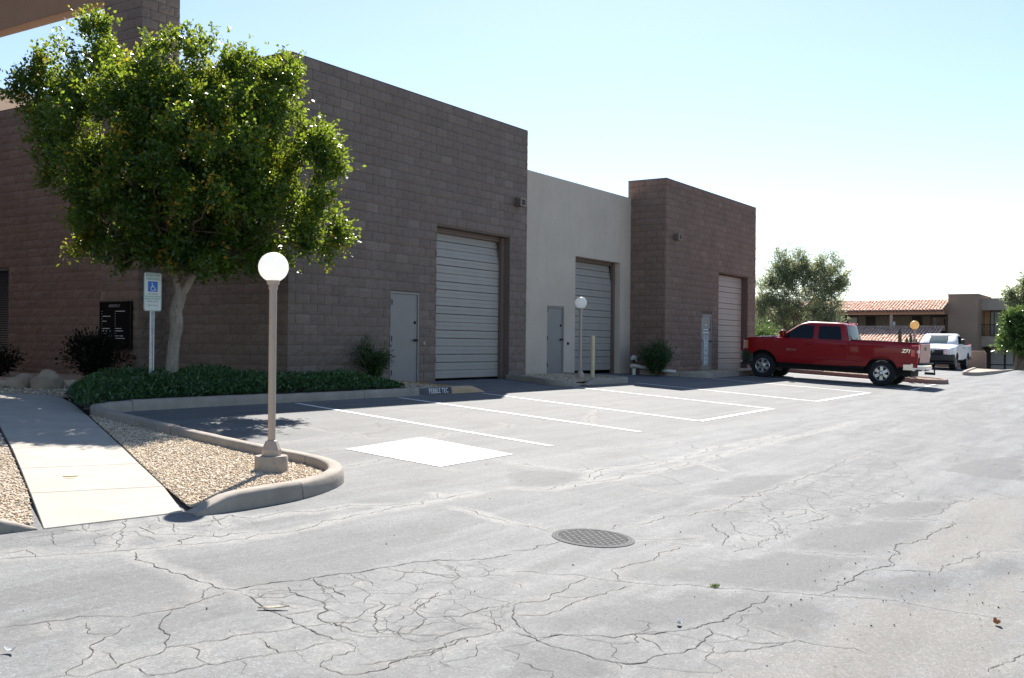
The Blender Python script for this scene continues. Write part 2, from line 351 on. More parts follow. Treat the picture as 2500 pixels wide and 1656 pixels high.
CRACKS = 'w3.583,6.1 3.81,6.006 4.003,5.91 4.2,5.829 4.428,5.754 4.67,5.681 4.927,5.585 5.349,5.535 5.644,5.521 6.218,5.606 6.957,5.578 7.426,5.581 7.937,5.584;W4.282,5.74 4.182,5.454 4.16,5.259 4.155,5.091 4.123,4.954 4.108,4.773 4.147,4.642 4.162,4.584;w4.1,4.625 3.898,4.608 3.773,4.584 3.666,4.577 3.476,4.617 3.396,4.653 3.256,4.801 3.089,4.843 2.976,4.867 2.883,4.901;w4.108,4.773 4.01,4.741 3.916,4.649 3.894,4.594;W4.147,4.642 4.265,4.625 4.466,4.58 4.661,4.518 4.893,4.443 5.198,4.38 5.502,4.294 5.59,4.269 5.747,4.11 6.044,4.004 6.141,4;W4.129,4.566 4.061,4.333 3.992,4.092 3.941,3.878 3.909,3.709 3.901,3.596 3.962,3.534;w2.773,4.036 2.87,4.051 2.978,4.06 3.067,4.07 3.249,4.1 3.331,4.075 3.499,4.005 3.724,3.97 3.941,3.878 4.047,3.824 4.28,3.725;w2.675,4.14 2.739,4.111 2.781,4.048;W3.666,4.577 3.554,4.497 3.444,4.4 3.401,4.319 3.381,4.243 3.291,4.17 3.258,4.113;w3.354,4.515 3.224,4.449 3.123,4.41 3.022,4.376 2.959,4.267 2.871,4.212 2.752,4.155 2.733,4.118;w3.654,3.895 3.642,3.859 3.593,3.77 3.575,3.676 3.614,3.657 3.889,3.584;w2.944,3.876 3.046,3.827 3.168,3.799 3.229,3.798 3.448,3.719 3.575,3.676;W4.671,4.509 4.572,4.368 4.581,4.262 4.502,4.086;W4.42,4.478 4.344,4.33 4.341,4.24 4.319,4.083 4.246,3.981 4.079,3.871 4.081,3.763 4.083,3.583;w4.542,3.955 4.58,3.888 4.487,3.801 4.335,3.726 4.211,3.634 4.141,3.499 4.244,3.394 4.345,3.242;w4.989,3.775 4.726,3.686 4.582,3.65 4.512,3.495 4.391,3.453 4.228,3.41;w4.527,3.507 4.677,3.386 4.884,3.382 5.082,3.307;w4.699,3.253 4.703,3.14 4.641,3.07 4.458,3.127 4.207,3.139 4.034,3.224;w3.648,3.445 3.57,3.399 3.574,3.292 3.577,3.228 3.715,3.163 4.051,3.115 4.441,3.143;w5.069,6.541 4.975,6.369 4.999,6.252 4.832,6.019 4.855,6;w4.496,6.667 4.402,6.427 4.486,6.4 4.658,6.394;w4.866,6.655 4.681,6.375 4.488,6.135 4.344,6.006 4.21,5.843;w4.658,6.394 4.748,6.319 4.69,6.05 4.845,5.918 4.88,5.8;W4.608,5.694 4.677,5.802 4.868,5.854 4.958,5.733 5.221,5.69;w5.415,6.313 5.236,6.008 5.247,5.95;w5.022,6.33 5.237,6.153 5.528,6.221 5.547,5.999 5.746,6.044 6.185,5.906 6.547,5.904 6.78,5.719 6.957,5.578;w5.031,5.851 4.959,5.644;w4.893,4.443 4.857,4.266 4.785,4.133;w5.198,4.38 5.176,4.252 5.279,4.084 5.307,3.913 5.379,3.846;w4.099,4.444 4.219,4.449 4.324,4.38;w4.177,4.583 4.246,4.567 4.342,4.488;w4.105,4.468 4.174,4.401 4.238,4.327 4.344,4.33;w4.073,4.293 4.146,4.25 4.142,4.111;w3.992,4.092 4.147,4.05 4.261,3.995;w4.083,3.583 4.22,3.521 4.228,3.41;w2.989,4.028 2.977,3.919 2.982,3.835;w3.015,4.274 3.005,4.177 2.958,4.08;w3.089,4.843 3.038,4.708;w3.223,4.696 3.172,4.622 3.131,4.543 3.224,4.449;w4.207,3.139 4.096,3.137 3.811,3.232 3.704,3.302;w3.325,4.067 3.334,3.968 3.259,3.893 3.242,3.784;w3.901,3.596 3.895,3.46 3.84,3.424 3.721,3.457 3.62,3.432;w7.426,5.581 7.591,5.781;w7.181,5.279 7.177,5.047 7.077,4.844 7.013,4.571;w3.653,6.22 3.825,6.219 3.808,6.12 3.763,6.011;W6.217,4.05 6.354,3.97 6.672,3.958 6.761,3.973;w7.007,4.148 7.051,4.367 7.004,4.565;w7.458,3.914 7.657,3.957 7.877,3.825 8.337,3.839 8.725,3.697 9.113,3.603 9.689,3.63 10.676,3.665 11.626,3.688 13.499,3.773 15.729,3.763;w5.087,3.295 5.427,3.247 5.594,3.252 5.814,3.284 5.988,3.3;w6.265,3.268 6.547,3.244 6.818,3.205 7,3.256 7.333,3.23;w6.265,3.268 6.168,3.168 6.064,3.082;w5.728,3.73 5.873,3.482 6.004,3.211 6.112,2.964 6.192,2.816 6.37,2.574 6.512,2.331 6.685,2.058 6.725,1.984 6.886,1.722 6.986,1.555 6.98,1.394 6.995,1.215 7.031,1.019 7.128,0.826;W6.725,1.984 7.043,1.962 7.508,1.939 7.817,1.895 8.288,1.896 8.993,1.884 9.392,1.844 9.914,1.836 10.408,1.832;W7.822,1.865 7.941,1.693 8.052,1.504;w8.052,1.504 8.521,1.451 9.159,1.379 9.462,1.1;W5.087,3.295 4.96,3.212 4.831,3.114 4.734,2.995 4.666,2.883;W4.666,2.883 4.772,2.826 4.916,2.679 5.096,2.521 5.254,2.413 5.464,2.309 5.637,2.276 5.86,2.257 6.108,2.227 6.3,2.199 6.505,2.199;W4.652,3.026 4.65,2.873 4.608,2.767 4.624,2.607 4.599,2.493 4.619,2.38 4.658,2.303 4.805,2.278 4.923,2.248 5.121,2.164 5.251,2.181 5.441,2.196 5.51,2.263;w5.096,2.521 5.053,2.409 4.947,2.271;w5.441,2.196 5.447,2.109 5.434,1.992 5.548,1.849 5.677,1.794 5.669,1.671 5.754,1.506 5.71,1.426;w5.104,2.156 5.136,2.036 5.264,1.941 5.456,1.866 5.602,1.818;w5.722,2.047 5.706,1.952 5.66,1.837;w4.619,2.38 4.557,2.312;W8.414,3.424 8.146,3.267 7.878,3.085 7.628,3.013;w8.108,3.035 7.975,2.949 8.021,2.857 7.815,2.749 7.478,2.867;w9.689,3.63 9.702,3.481 9.525,3.289 9.667,3.106 9.834,3.033 9.707,2.749 9.879,2.476 9.93,2.332 10.231,2.048 10.372,1.864;w9.834,3.033 9.514,2.975 8.978,3.12 8.863,2.982 8.523,2.829 8.219,2.782 8.036,2.844;w10.304,2.919 10.293,2.789 10.202,2.66 9.998,2.567;w7.909,2.522 8.058,2.246 8.328,1.905;w9.081,3.527 9.327,3.388 9.507,3.304;w9.538,3.147 9.285,3.104 9.166,3.329;w9.194,2.816 9.383,2.775 9.689,2.764;w9.592,5.297 10.379,5.508 10.92,5.31 11.916,5.317 12.703,5.329 13.363,5.48 14.441,5.418 16.07,5.383;w8.411,5.487 8.683,5.207 9.188,5.2 9.879,5.085 10.625,5.058 11.3,5.041 12.282,5.064 13.548,5.113 15.496,5.156 19.762,5.206;w9.785,6.386 9.908,6.115 9.951,5.633 10.379,5.508;w9.616,4.798 9.542,4.396 9.628,4.035 9.816,3.814 10.072,3.683;w11.824,5.276 11.816,4.871 11.527,4.589;w16.916,9.125 15.275,8.446 14.397,7.92;w11.897,2.703 11.623,2.596 11.373,2.485;w10.75,2.696 10.655,2.63 10.202,2.66;w12.812,3.063 12.581,2.958;w11.59,3.627 12.001,3.402 12.192,3.256;w12.397,3.566 12.948,3.25 13.087,2.95 13.217,2.6;w11.258,2.427 11.688,1.953;w10.351,2.073 10.773,1.977 12.159,1.922;w5.427,3.247 5.464,3.146 5.562,3.064;w5.501,3.581 5.498,3.514 5.439,3.468;w4.934,3.18 5.151,3.052 5.492,3.055 5.689,3.026 6.02,2.981;w7.431,3.237 7.4,3.169 7.532,3.118;w7.282,3.61 7.439,3.423 7.601,3.33 7.791,3.263;w5.87,0.849 6.127,0.79 6.366,0.737;w8.749,8.983 9.275,8.98 9.795,8.935 10.002,8.751 10.288,8.387 10.974,8.322 11.371,8.52 11.949,8.416 12.826,8.48 13.157,8.633 13.151,8.807;w10.141,10.069 10.033,9.409 10.157,9.202 10.002,8.751;w7.982,7.311 8.325,7.365 8.779,7.412;w8.568,8.293 9.064,8.266;w9.922,6.759 9.934,6.48 9.825,6.136;w8.899,6.679 8.833,6.532;w13.25,11.385 13.23,10.791 13.686,10.385'
POLY = {'dark': [[(4.94, 3.01), (5.33, 2.96), (5.98, 2.75), (6.22, 2.62), (6.36, 2.28), (6.11, 2.28), (5.61, 2.3), (5.2, 2.52), (4.87, 2.88)], [(6.39, 2.96), (7.1, 2.82), (7.55, 2.67), (7.84, 2.53), (8.07, 2.05), (7.57, 2.05), (6.84, 2.02), (6.64, 2.28), (6.36, 2.77)], [(8.0, 2.58), (8.93, 2.64), (9.82, 2.34), (10.17, 1.98), (9.1, 1.99), (8.31, 2.06), (8.0, 2.48)], [(5.66, 2.22), (6.41, 2.15), (6.54, 2.03), (6.31, 1.74), (6.0, 1.77), (5.68, 1.82), (5.65, 2.06)], [(6.91, 1.87), (7.39, 1.85), (7.73, 1.69), (8.05, 1.38), (7.57, 1.37), (7.15, 1.56)], [(8.57, 1.32), (8.98, 1.21), (9.13, 1.06), (8.46, 0.98), (8.36, 1.21)], [(4.5, 2.93), (4.6, 2.72), (4.55, 2.32), (4.4, 2.3), (4.07, 2.65)], [(9.86, 2.49), (10.87, 2.6), (11.73, 1.96), (10.77, 1.98), (10.11, 2.22)], [(9.45, 6.17), (9.84, 5.62), (9.49, 5.37), (8.94, 5.31), (8.57, 5.59)], [(9.73, 4.1), (11.25, 4.24), (12.0, 3.86), (10.63, 3.7), (9.88, 3.84)], [(7.9, 3.92), (8.57, 4.08), (9.61, 4.05), (8.48, 3.9)], [(14.18, 2.63), (15.51, 2.54), (17.26, 2.02), (14.14, 1.65), (13.99, 2.16)]], 'mid': [[(4.18, 7.12), (4.29, 6.84), (5.26, 6.43), (6.52, 6.35), (6.14, 5.94), (5.45, 5.59), (4.67, 5.68), (4.16, 5.85), (3.58, 6.1)]], 'tan': [[(6.89, 1.72), (6.95, 1.39), (7.13, 0.83), (5.91, 0.68), (4.66, 2.02), (5.49, 1.76), (6.12, 1.7)], [(8.44, 1.44), (9.61, 1.12), (12.78, 1.49), (12.24, 1.94), (10.41, 1.83), (8.26, 1.87), (8.12, 1.49)], [(7.57, 1.23), (8.54, 0.99), (7.15, 0.83), (7.01, 1.4)]], 'allig': [[(4.14, 4.56), (4.74, 4.48), (5.57, 4.27), (6.09, 3.97), (4.69, 3.05), (4.03, 3.22), (3.96, 3.53), (4.01, 4.11)], [(8.34, 3.43), (9.69, 3.63), (13.5, 3.77), (15.75, 3.61), (14.56, 2.78), (11.62, 2.44), (9.81, 2.54), (8.1, 2.69), (7.43, 2.92)]], 'allig2': [[(4.1, 6.99), (4.62, 6.75), (5.56, 6.3), (5.74, 5.94), (5.28, 5.64), (4.69, 5.71), (4.18, 5.87), (3.6, 6.12)], [(3.15, 4.09), (3.96, 3.53), (4.03, 3.22), (4.69, 3.05), (4.18, 2.72), (3.55, 3.22), (2.98, 3.84)]]}
# ------------------------------------------------------------------ the ground: one sheet, fine near the lot, out to the horizon
def lines(*seg):
    r = []
    for a, b, s in seg: r += list(np.arange(a, b-1e-6, s))
    return np.array(r+[seg[-1][1]])
gx = lines((-1500, -300, 300), (-300, -40, 40), (-40, -8, 4), (-8, 0, .4), (0, 20, .09), (20, 40, .16), (40, 70, .5), (70, 130, 3), (130, 300, 20), (300, 1500, 200))
gy = lines((-1500, -300, 300), (-300, -40, 40), (-40, -12, 4), (-12, -2, .4), (-2, 9, .075), (9, 16, .16), (16, 30, .7), (30, 90, 5), (90, 300, 30), (300, 1500, 200))
GX, GY = np.meshgrid(gx, gy, indexing='ij'); GZ = G(GX, GY)
hump = np.exp(-((GX-50.8)/2.4)**2-((GY-6.2)/.42)**2)*.16; GZ += hump
nx, ny = GX.shape; V = np.stack([GX, GY, GZ], -1).reshape(-1, 3)
ii = (np.arange(nx-1)[:, None]*ny+np.arange(ny-1)[None]).ravel()
lot_me = npmesh('parking_lot', V, np.stack([ii, ii+ny, ii+ny+1, ii+1], 1))
CR = []
for s in CRACKS.split(';'): CR.append((s[0], [tuple(map(float, q.split(','))) for q in s[1:].split()]))
px_, py_ = V[:, 0], V[:, 1]; near = (px_ > 0) & (px_ < 40) & (py_ > -2) & (py_ < 15); nX, nY = px_[near], py_[near]
def fld(vals): r = np.zeros(len(V)); r[near] = vals; return r
def polyfld(polys, soft):
    r = np.zeros(nX.shape)
    for p in polys:
        d = seg_dist(nX, nY, p, True)*np.where(inside(p, nX, nY), 1, -1); r = np.maximum(r, np.clip(.5+d/soft, 0, 1))
    return r
attr(lot_me, 'dark', fld(polyfld(POLY['dark'], .5))); attr(lot_me, 'tan', fld(polyfld(POLY['tan'], .9)))
attr(lot_me, 'allig', fld(np.maximum(polyfld(POLY['allig'], .6), .8*polyfld(POLY['allig2'], .5))))
attr(lot_me, 'stall', fld(polyfld([[(8.3, 12.3), (36, 12.3), (36, 7.3), (14, 6.6), (8, 6.3), (7.8, 7.3)]], 1.6)))
pale = np.zeros(nX.shape)
for w, pts in CR:
    if w == 'P' or pts[0][1] > 5.2:
        pale = np.maximum(pale, np.exp(-(seg_dist(nX, nY, pts)/.12)**2)*.85)
    elif w == 'w': pale = np.maximum(pale, np.exp(-(seg_dist(nX, nY, pts)/.13)**2)*.5)
attr(lot_me, 'pale', fld(pale))
lot = link('parking_lot', lot_me, M['asphalt']); lot['kind'] = 'structure'
lot_me.polygons.foreach_set('use_smooth', [True]*len(lot_me.polygons))

# cracks: ragged gaps traced over the lot, plus the crazed fields between them
def crack_strip(vs, fs, pts, wmax, jit):
    P = [Vector((*p, 0)) for p in pts]
    while max((b-a).length for a, b in zip(P[:-1], P[1:])) > .045:
        Q = [P[0]]
        for a, b in zip(P[:-1], P[1:]):
            L = (b-a).length
            if L > .045: d = (b-a)/L; Q.append(a.lerp(b, random.uniform(.38, .62))+Vector((-d.y, d.x, 0))*random.gauss(0, .085)*min(L, .5))
            Q.append(b)
        P = Q
    q = P; n = len(q)
    if n < 3: return
    o1 = 0; base = len(vs); ph = random.random()*9
    for i, p in enumerate(q):
        t = (q[min(i+1, n-1)]-q[max(i-1, 0)]).normalized(); nn = Vector((-t.y, t.x, 0))
        o1 = o1*.4+random.gauss(0, jit*.35); e = min(1, i/3, (n-1-i)/3)
        w = wmax*e*(.5+.5*abs(math.sin(i*.13+ph)*math.sin(i*.31+ph*2)))*random.uniform(.45, 1.35)+.0009
        c = p+nn*o1*e
        for sgn in (-1, 1):
            d = c+nn*sgn*w*random.uniform(.7, 1.2); vs.append((d.x, d.y, g(d.x, d.y)+.003))
    fs += [(base+2*i, base+2*i+1, base+2*i+3, base+2*i+2) for i in range(n-1)]
vs, fs = [], []
for w, pts in CR:
    far = pts[0][0]
    crack_strip(vs, fs, pts, {'W': .0042, 'w': .0023, 'P': .0019}[w]*(1 if far < 9 else 1.15), .008)
from mathutils.geometry import delaunay_2d_cdt
def craze(poly, sp, wd, keep):
    xs = [p[0] for p in poly]; ys = [p[1] for p in poly]; pts = []
    area = (max(xs)-min(xs))*(max(ys)-min(ys))
    for _ in range(int(area/sp/sp*9)):
        p = (random.uniform(min(xs), max(xs)), random.uniform(min(ys), max(ys)))
        if all((p[0]-q[0])**2+(p[1]-q[1])**2 > sp*sp*.55 for q in pts): pts.append(p)
    v, e, f, _, _, _ = delaunay_2d_cdt([Vector(p) for p in pts], [], [], 0, 1e-6)
    cc = {}; em = {}
    for i, tri in enumerate(f):
        a, b, c = (v[k] for k in tri); d = 2*(a.x*(b.y-c.y)+b.x*(c.y-a.y)+c.x*(a.y-b.y))
        if abs(d) < 1e-9: continue
        cc[i] = ((a.length_squared*(b.y-c.y)+b.length_squared*(c.y-a.y)+c.length_squared*(a.y-b.y))/d,
                 (a.length_squared*(c.x-b.x)+b.length_squared*(a.x-c.x)+c.length_squared*(b.x-a.x))/d)
        for k in range(3): em.setdefault(tuple(sorted((tri[k], tri[(k+1) % 3]))), []).append(i)
    for tr in em.values():
        if len(tr) == 2 and random.random() < keep and tr[0] in cc and tr[1] in cc:
            a, b = cc[tr[0]], cc[tr[1]]
            if math.dist(a, b) < sp*1.6 and inside(poly, np.array([a[0], b[0]]), np.array([a[1], b[1]])).all():
                m = ((a[0]+b[0])/2+random.gauss(0, sp*.1), (a[1]+b[1])/2+random.gauss(0, sp*.1))
                crack_strip(vs, fs, [a, m, b], wd*random.uniform(.4, 1.1), .005)
craze(POLY['allig'][0], .27, .0016, .92); craze(POLY['allig'][1], .42, .0022, .88); craze([(14, 2.6), (27, 2.2), (30, 5.4), (18, 5.6)], .8, .004, .5); craze([(3.2, 2.8), (4.5, 1.9), (6.6, 1.75), (6.4, 2.2), (4.9, 2.9), (3.9, 3.4)], .5, .0016, .7); craze([(9, 2.6), (13, 1.2), (24, 1.0), (24, 2.4), (14, 2.5)], .7, .0026, .6); craze([(9.2, 8.6), (12, 7.4), (21, 7.2), (30, 7.6), (30, 10.6), (9.5, 11)], 1.3, .0022, .45); craze([(10, 6.9), (12, 4.4), (26, 5.6), (34, 6.6)], 1.0, .0028, .5); craze([(7, 4.3), (12, 4.2), (14, 6), (8.5, 6.2)], .75, .0026, .4)
for p in POLY['allig2']: craze(p, .42, .0017, .9)
me = bpy.data.meshes.new('asphalt_crack'); me.from_pydata(vs, [], fs); o = link('asphalt_crack', me, M['crack'], lot); o['kind'] = 'stuff'

# painted lines
def stripe(name, a, b, w=.1, mat='paint', h=.005):
    a = Vector(a); b = Vector(b); d = (b-a).normalized(); n = Vector((-d.y, d.x))*w/2; k = max(2, int((b-a).length/.25)); vs = []
    for i in range(k+1):
        p = a.lerp(b, i/k); j = random.gauss(0, .003)
        for s in (1, -1): q = p+n*s*(1+random.gauss(0, .05)); vs.append((q.x, q.y, g(q.x, q.y)+h))
    me = bpy.data.meshes.new(name); me.from_pydata(vs, [], [(2*i, 2*i+1, 2*i+3, 2*i+2) for i in range(k)])
    for p in me.polygons:
        if p.normal.z < 0: p.flip()
    return link(name, me, M[mat], lot)
for a, b in [((12.256, 12.26), (11.523, 6.906)), ((14.893, 12.255), (14.257, 6.963)), ((17.55, 12.2), (16.861, 7.027)), ((21.6, 12.35), (20.969, 7.181)),
             ((25.0, 12.353), (24.263, 7.232)), ((30.0, 12.2), (29.3, 7.253)), ((32.9, 12.2), (31.85, 6.55)), ((37.1, 12.2), (36.3, 7.0))]: stripe('painted_line', a, b)
for a, b in [((16.82, 7.07), (21.0, 7.2)), ((24.22, 7.25), (29.3, 7.3)), ((31.9, 6.78), (36.4, 6.95))]: stripe('painted_line', a, b, .11, h=.0075)
sq = [(8.98, 8.185), (10.66, 8.375), (10.41, 6.785), (8.87, 6.715)]
bm = bmesh.new(); n = 14; grid = [[None]*(n+1) for _ in range(n+1)]
for i in range(n+1):
    for j in range(n+1):
        u, v = i/n, j/n; x = (sq[0][0]*(1-u)+sq[1][0]*u)*(1-v)+(sq[3][0]*(1-u)+sq[2][0]*u)*v; y = (sq[0][1]*(1-u)+sq[1][1]*u)*(1-v)+(sq[3][1]*(1-u)+sq[2][1]*u)*v
        grid[i][j] = bm.verts.new((x+random.gauss(0, .004), y+random.gauss(0, .004), g(x, y)+.0055))
for i in range(n):
    for j in range(n): bm.faces.new((grid[i][j], grid[i][j+1], grid[i+1][j+1], grid[i+1][j]))
me = bpy.data.meshes.new('painted_square'); bm.to_mesh(me); bm.free(); link('painted_square', me, M['paintsq'], lot)

# ------------------------------------------------------------------ kerbs
def smooth_path(pts, step=.12):
    P = [Vector((p[0], p[1], p[2] if len(p) > 2 else 1)) for p in pts]; out = []
    for i in range(len(P)-1):
        p0, p1, p2, p3 = P[max(i-1, 0)], P[i], P[i+1], P[min(i+2, len(P)-1)]
        n = max(2, int((p2-p1).xy.length/step)) if (p2-p1).xy.length > .01 else 1
        for k in range(n):
            t = k/n; a = max(.0001, (p1-p0).xy.length); b = (p2-p1).xy.length; c = max(.0001, (p3-p2).xy.length)
            m1 = (p2-p0)*(b/(a+b)); m2 = (p3-p1)*(b/(b+c))
            out.append(p1*(2*t**3-3*t*t+1)+m1*(t**3-2*t*t+t)+p2*(3*t*t-2*t**3)+m2*(t**3-t*t))
    out.append(P[-1]); return out
def kerb(name, label, pts, mats, width=.15, height=.145, sect=2.6, group=None, step=.12):
    """pts (x, y, height factor); mats: list of (upto fraction, material)"""
    q = smooth_path(pts, step); n = len(q); L = [0]
    for a, b in zip(q[:-1], q[1:]): L.append(L[-1]+(b-a).xy.length)
    cx, cy = q[n//2].x, q[n//2].y; t = thing(name, label, 'kerb', (cx, cy, g(cx, cy)), 0, group)
    cuts = [0]; 
    marks = sorted(set([round(f*L[-1], 3) for f, _ in mats]+[sect*k*random.uniform(.93, 1.07) for k in range(1, int(L[-1]/sect)+1)]))
    for m in marks:
        if m-cuts[-1] > .3 and L[-1]-m > .25 or m in [round(f*L[-1], 3) for f, _ in mats[:-1]]: cuts.append(m)
    cuts.append(L[-1])
    prof = [(-.5, -.6), (-.5, .80), (-.44, .93), (-.32, 1.0), (.2, 1.0), (.36, .95), (.46, .82), (.53, .4), (.58, -.6)]
    def at(s):
        i = min(max(np.searchsorted(L, s)-1, 0), n-2); u = (s-L[i])/max(1e-6, L[i+1]-L[i]); p = q[i].lerp(q[i+1], min(1, max(0, u)))
        a = q[max(i-1, 0)]; b = q[min(i+2, n-1)]; d = (b-a).xy.normalized(); return p, d
    for a, b in zip(cuts[:-1], cuts[1:]):
        a2 = a+.006 if a > 0 else a; b2 = b-.006 if b < L[-1] else b
        ss = [a2]+[s for s in L if a2+.02 < s < b2-.02]+[b2]; mb = MB(); vs = []
        jz = random.gauss(0, .004)
        for s in ss:
            p, d = at(s); nn = Vector((-d.y, d.x))
            for u, w in prof:
                x = p.x+nn.x*u*width; y = p.y+nn.y*u*width
                vs.append((x-cx, y-cy, g(p.x, p.y)-g(cx, cy)+(w*height*p.z if w > 0 else w*.1)+jz+random.gauss(0, .0016)))
        k = len(prof); m = len(ss)
        mb.add(vs, [(i*k+j, i*k+j+1, (i+1)*k+j+1, (i+1)*k+j) for i in range(m-1) for j in range(k-1)]+[tuple(range(k)), tuple(range((m-1)*k, m*k))[::-1]])
        mid = (a+b)/2/L[-1]; mt = next(mm for f, mm in mats if mid <= f+1e-6)
        o = mb.build('kerb_section', M[mt], t); shade(o, 50)
    return t
pen = [(16.745, 12.49, 1), (15, 12.49, 1), (12, 12.49, 1), (9.5, 12.46, 1), (8.85, 12.36, 1), (8.45, 12.16, 1), (8.27, 11.8, 1), (8.13, 11.1, 1), (7.95, 9.9, 1),
       (7.74, 8.4, 1), (7.68, 7.5, 1), (7.55, 7.07, 1), (7.28, 6.76, 1), (6.9, 6.56, 1), (6.4, 6.43, 1), (5.85, 6.40, 1), (5.6, 6.41, .85), (5.3, 6.43, .1)]
kt = kerb('kerb', 'long grey concrete kerb wrapping the groundcover bed and the gravel point with the lamp', pen, [(1, 'kerb')])
kerb('kerb', 'short tan painted kerb end with a sloped tip by the first garage door', [(17.95, 12.49, .05), (17.55, 12.49, .9), (17.35, 12.49, 1), (16.76, 12.49, 1)], [(1, 'kerbtan')])
kerb('kerb', 'yellow painted kerb running out from the wall beside the first grey door', [(17.1, 14.42, .75), (17.12, 13.5, .8), (17.14, 12.65, .8)], [(1, 'kerbyellow')], .12)
# rework: the long kerb starts where the tan end stops; a dark painted patch carries stencilled white letters
kp = MB(); 
for i in range(8):
    xa = 15.70+i*.13; xb = xa+.13; ya = 12.395
    kp.add([(xa, ya, g(xa, 12.4)+.012), (xb, ya, g(xb, 12.4)+.012), (xb, ya+.028, g(xb, 12.4)+.138), (xa, ya+.028, g(xa, 12.4)+.138)], [(0, 1, 2, 3)])
o = kp.build('painted_patch', M['kerbblack'], kt, world=True)
place_text('painted_lettering', 'PEBBLE TEC', .142, M['white'], kt, Matrix.Translation(Vector((16.3, 12.394, g(16.3, 12.4)+.073))-Vector(kt.location)) @ Matrix.Rotation(math.radians(78), 4, 'X') @ Matrix.Diagonal((.82, 1, 1, 1)), spacing=1.05, bold=.001)
kerb('kerb', 'grey kerb of the small island in front of the cream wall, left part with a broken end', [(22.15, 14.6, .9), (21.85, 13.7, 1), (21.5, 12.85, 1), (21.62, 12.6, 1), (21.9, 12.55, .8), (22.15, 12.52, .1)], [(1, 'kerb')], sect=1.1)
kerb('kerb', 'grey kerb of the small island beside the cream bollard, right part with a rounded corner', [(22.7, 12.62, .2), (22.95, 12.6, 1), (23.8, 12.58, 1), (24.75, 12.58, 1), (24.98, 12.7, 1), (24.98, 13.2, 1), (24.95, 14.6, .9)], [(1, 'kerb')], sect=1.3)
kerb('kerb', 'shaded grey kerb in front of the far block building with the bush', [(29.2, 14.3, .9), (29.75, 13.3, 1), (30.0, 12.62, 1), (30.2, 12.42, 1), (31.2, 12.45, 1), (32.9, 12.52, 1)], [(1, 'kerb')], sect=1.2)
kerb('kerb', 'brown kerb block between the far garage door and the red pickup front wheel', [(33.0, 12.5, 1), (34.3, 12.52, 1), (35.6, 12.52, 1)], [(1, 'kerbred')], sect=4)
isl = [(37.9, 13.4, 1), (37.75, 12.4, 1), (37.2, 9.3, 1), (36.72, 7.6, 1), (36.75, 7.08, 1), (37.1, 6.84, 1), (37.9, 6.88, 1), (38.35, 7.3, 1), (38.9, 9.3, 1), (39.4, 13.4, 1)]
kerb('kerb', 'reddish kerb of the long gravel island behind the red pickup', isl, [(1, 'kerbred')])
kerb('kerb', 'pale kerb with an angled corner beside the white pickup', [(53, 8.35, 1), (47.5, 7.75, 1), (45.2, 7.5, 1), (45.02, 7.3, 1), (45.4, 7.08, 1), (46.6, 6.95, 1), (48.5, 6.85, 1), (53, 6.75, 1)], [(1, 'kerb')])
kerb('kerb', 'pale far kerb along the end of the lot on the right', [(53.5, 6.3, 1), (54, 5.5, 1), (54.5, 0, 1), (55, -14, 1)], [(1, 'kerb')], sect=6, step=1)
kerb('kerb', 'tapered kerb end on the left side of the concrete path', [(4.2, 6.74, .1), (3.95, 6.8, .7), (3.6, 6.88, 1), (2.8, 7.1, 1), (1.5, 7.5, 1)], [(1, 'kerb')])

# ------------------------------------------------------------------ path of cast slabs, gravel and soil
path = thing('path', None, None, (6, 10, g(6, 10))); path['kind'] = 'structure'
J = [((4.22, 6.655), (5.31, 6.515)), ((4.74, 7.66), (5.74, 7.3)), ((5.3, 8.72), (6.31, 8.39)), ((5.86, 9.79), (6.95, 9.6)), ((6.46, 10.98), (7.56, 10.77)), ((7.06, 12.15), (8.17, 11.95)), ((7.64, 13.3), (8.75, 13.1))]
slabs = [[a[0], a[1], b[1], b[0]] for a, b in zip(J[:-1], J[1:])]+[[(7.64, 13.3), (8.75, 13.1), (9.12, 13.95), (9.1, 14.4), (8.8, 14.75), (8.2, 14.95), (6.6, 15.4), (6.1, 13.95)], [(6.1, 13.95), (6.6, 15.4), (3.4, 16.3), (2.9, 14.85)]]
for k, s in enumerate(slabs):
    c = Vector((sum(p[0] for p in s)/len(s), sum(p[1] for p in s)/len(s))); s2 = []
    for p in s:
        d = (c-Vector(p)); s2.append(Vector(p)+d.normalized()*.006)
    h0 = .006 if k == 0 else .045
    top = [(p.x, p.y, g(p.x, p.y)+(.008 if (k == 0 and i < 2) else .045)) for i, p in enumerate(s2)]; nn = len(top)
    mb = MB(); ox, oy, oz = path.location
    mb.add([(x-ox, y-oy, z-oz) for x, y, z in top]+[(x-ox, y-oy, z-.1-oz) for x, y, z in top], [tuple(range(nn))]+[(i, nn+i, nn+(i+1) % nn, (i+1) % nn) for i in range(nn)])
    mb.build('slab', M['path'], path, bevel=.004)
grav_r = [(5.36, 6.5), (5.74, 7.28), (6.33, 8.4), (6.97, 9.6), (7.58, 10.77), (8.14, 11.85), (8.2, 11.9), (8.06, 11.1), (7.88, 9.9), (7.67, 8.4), (7.61, 7.5), (7.48, 7.1), (7.22, 6.82), (6.88, 6.63), (6.4, 6.5), (5.85, 6.47), (5.5, 6.47)]
grav_l = [(4.2, 6.75), (4.74, 7.68), (5.28, 8.72), (5.84, 9.8), (6.44, 11.0), (7.04, 12.15), (7.62, 13.3), (6.1, 13.9), (2.9, 14.8), (0, 15), (0, 8), (2.8, 7.18), (3.6, 6.96)]
grav_b = [(8.83, 13.25), (9.16, 13.9), (9.14, 14.45), (8.85, 14.8), (8.2, 15.0), (6.6, 15.45), (5.6, 18), (9, 24.4), (14.2, 24.4), (14.2, 14.5), (13.0, 15.7), (10.4, 15.2), (9.2, 13.9)]
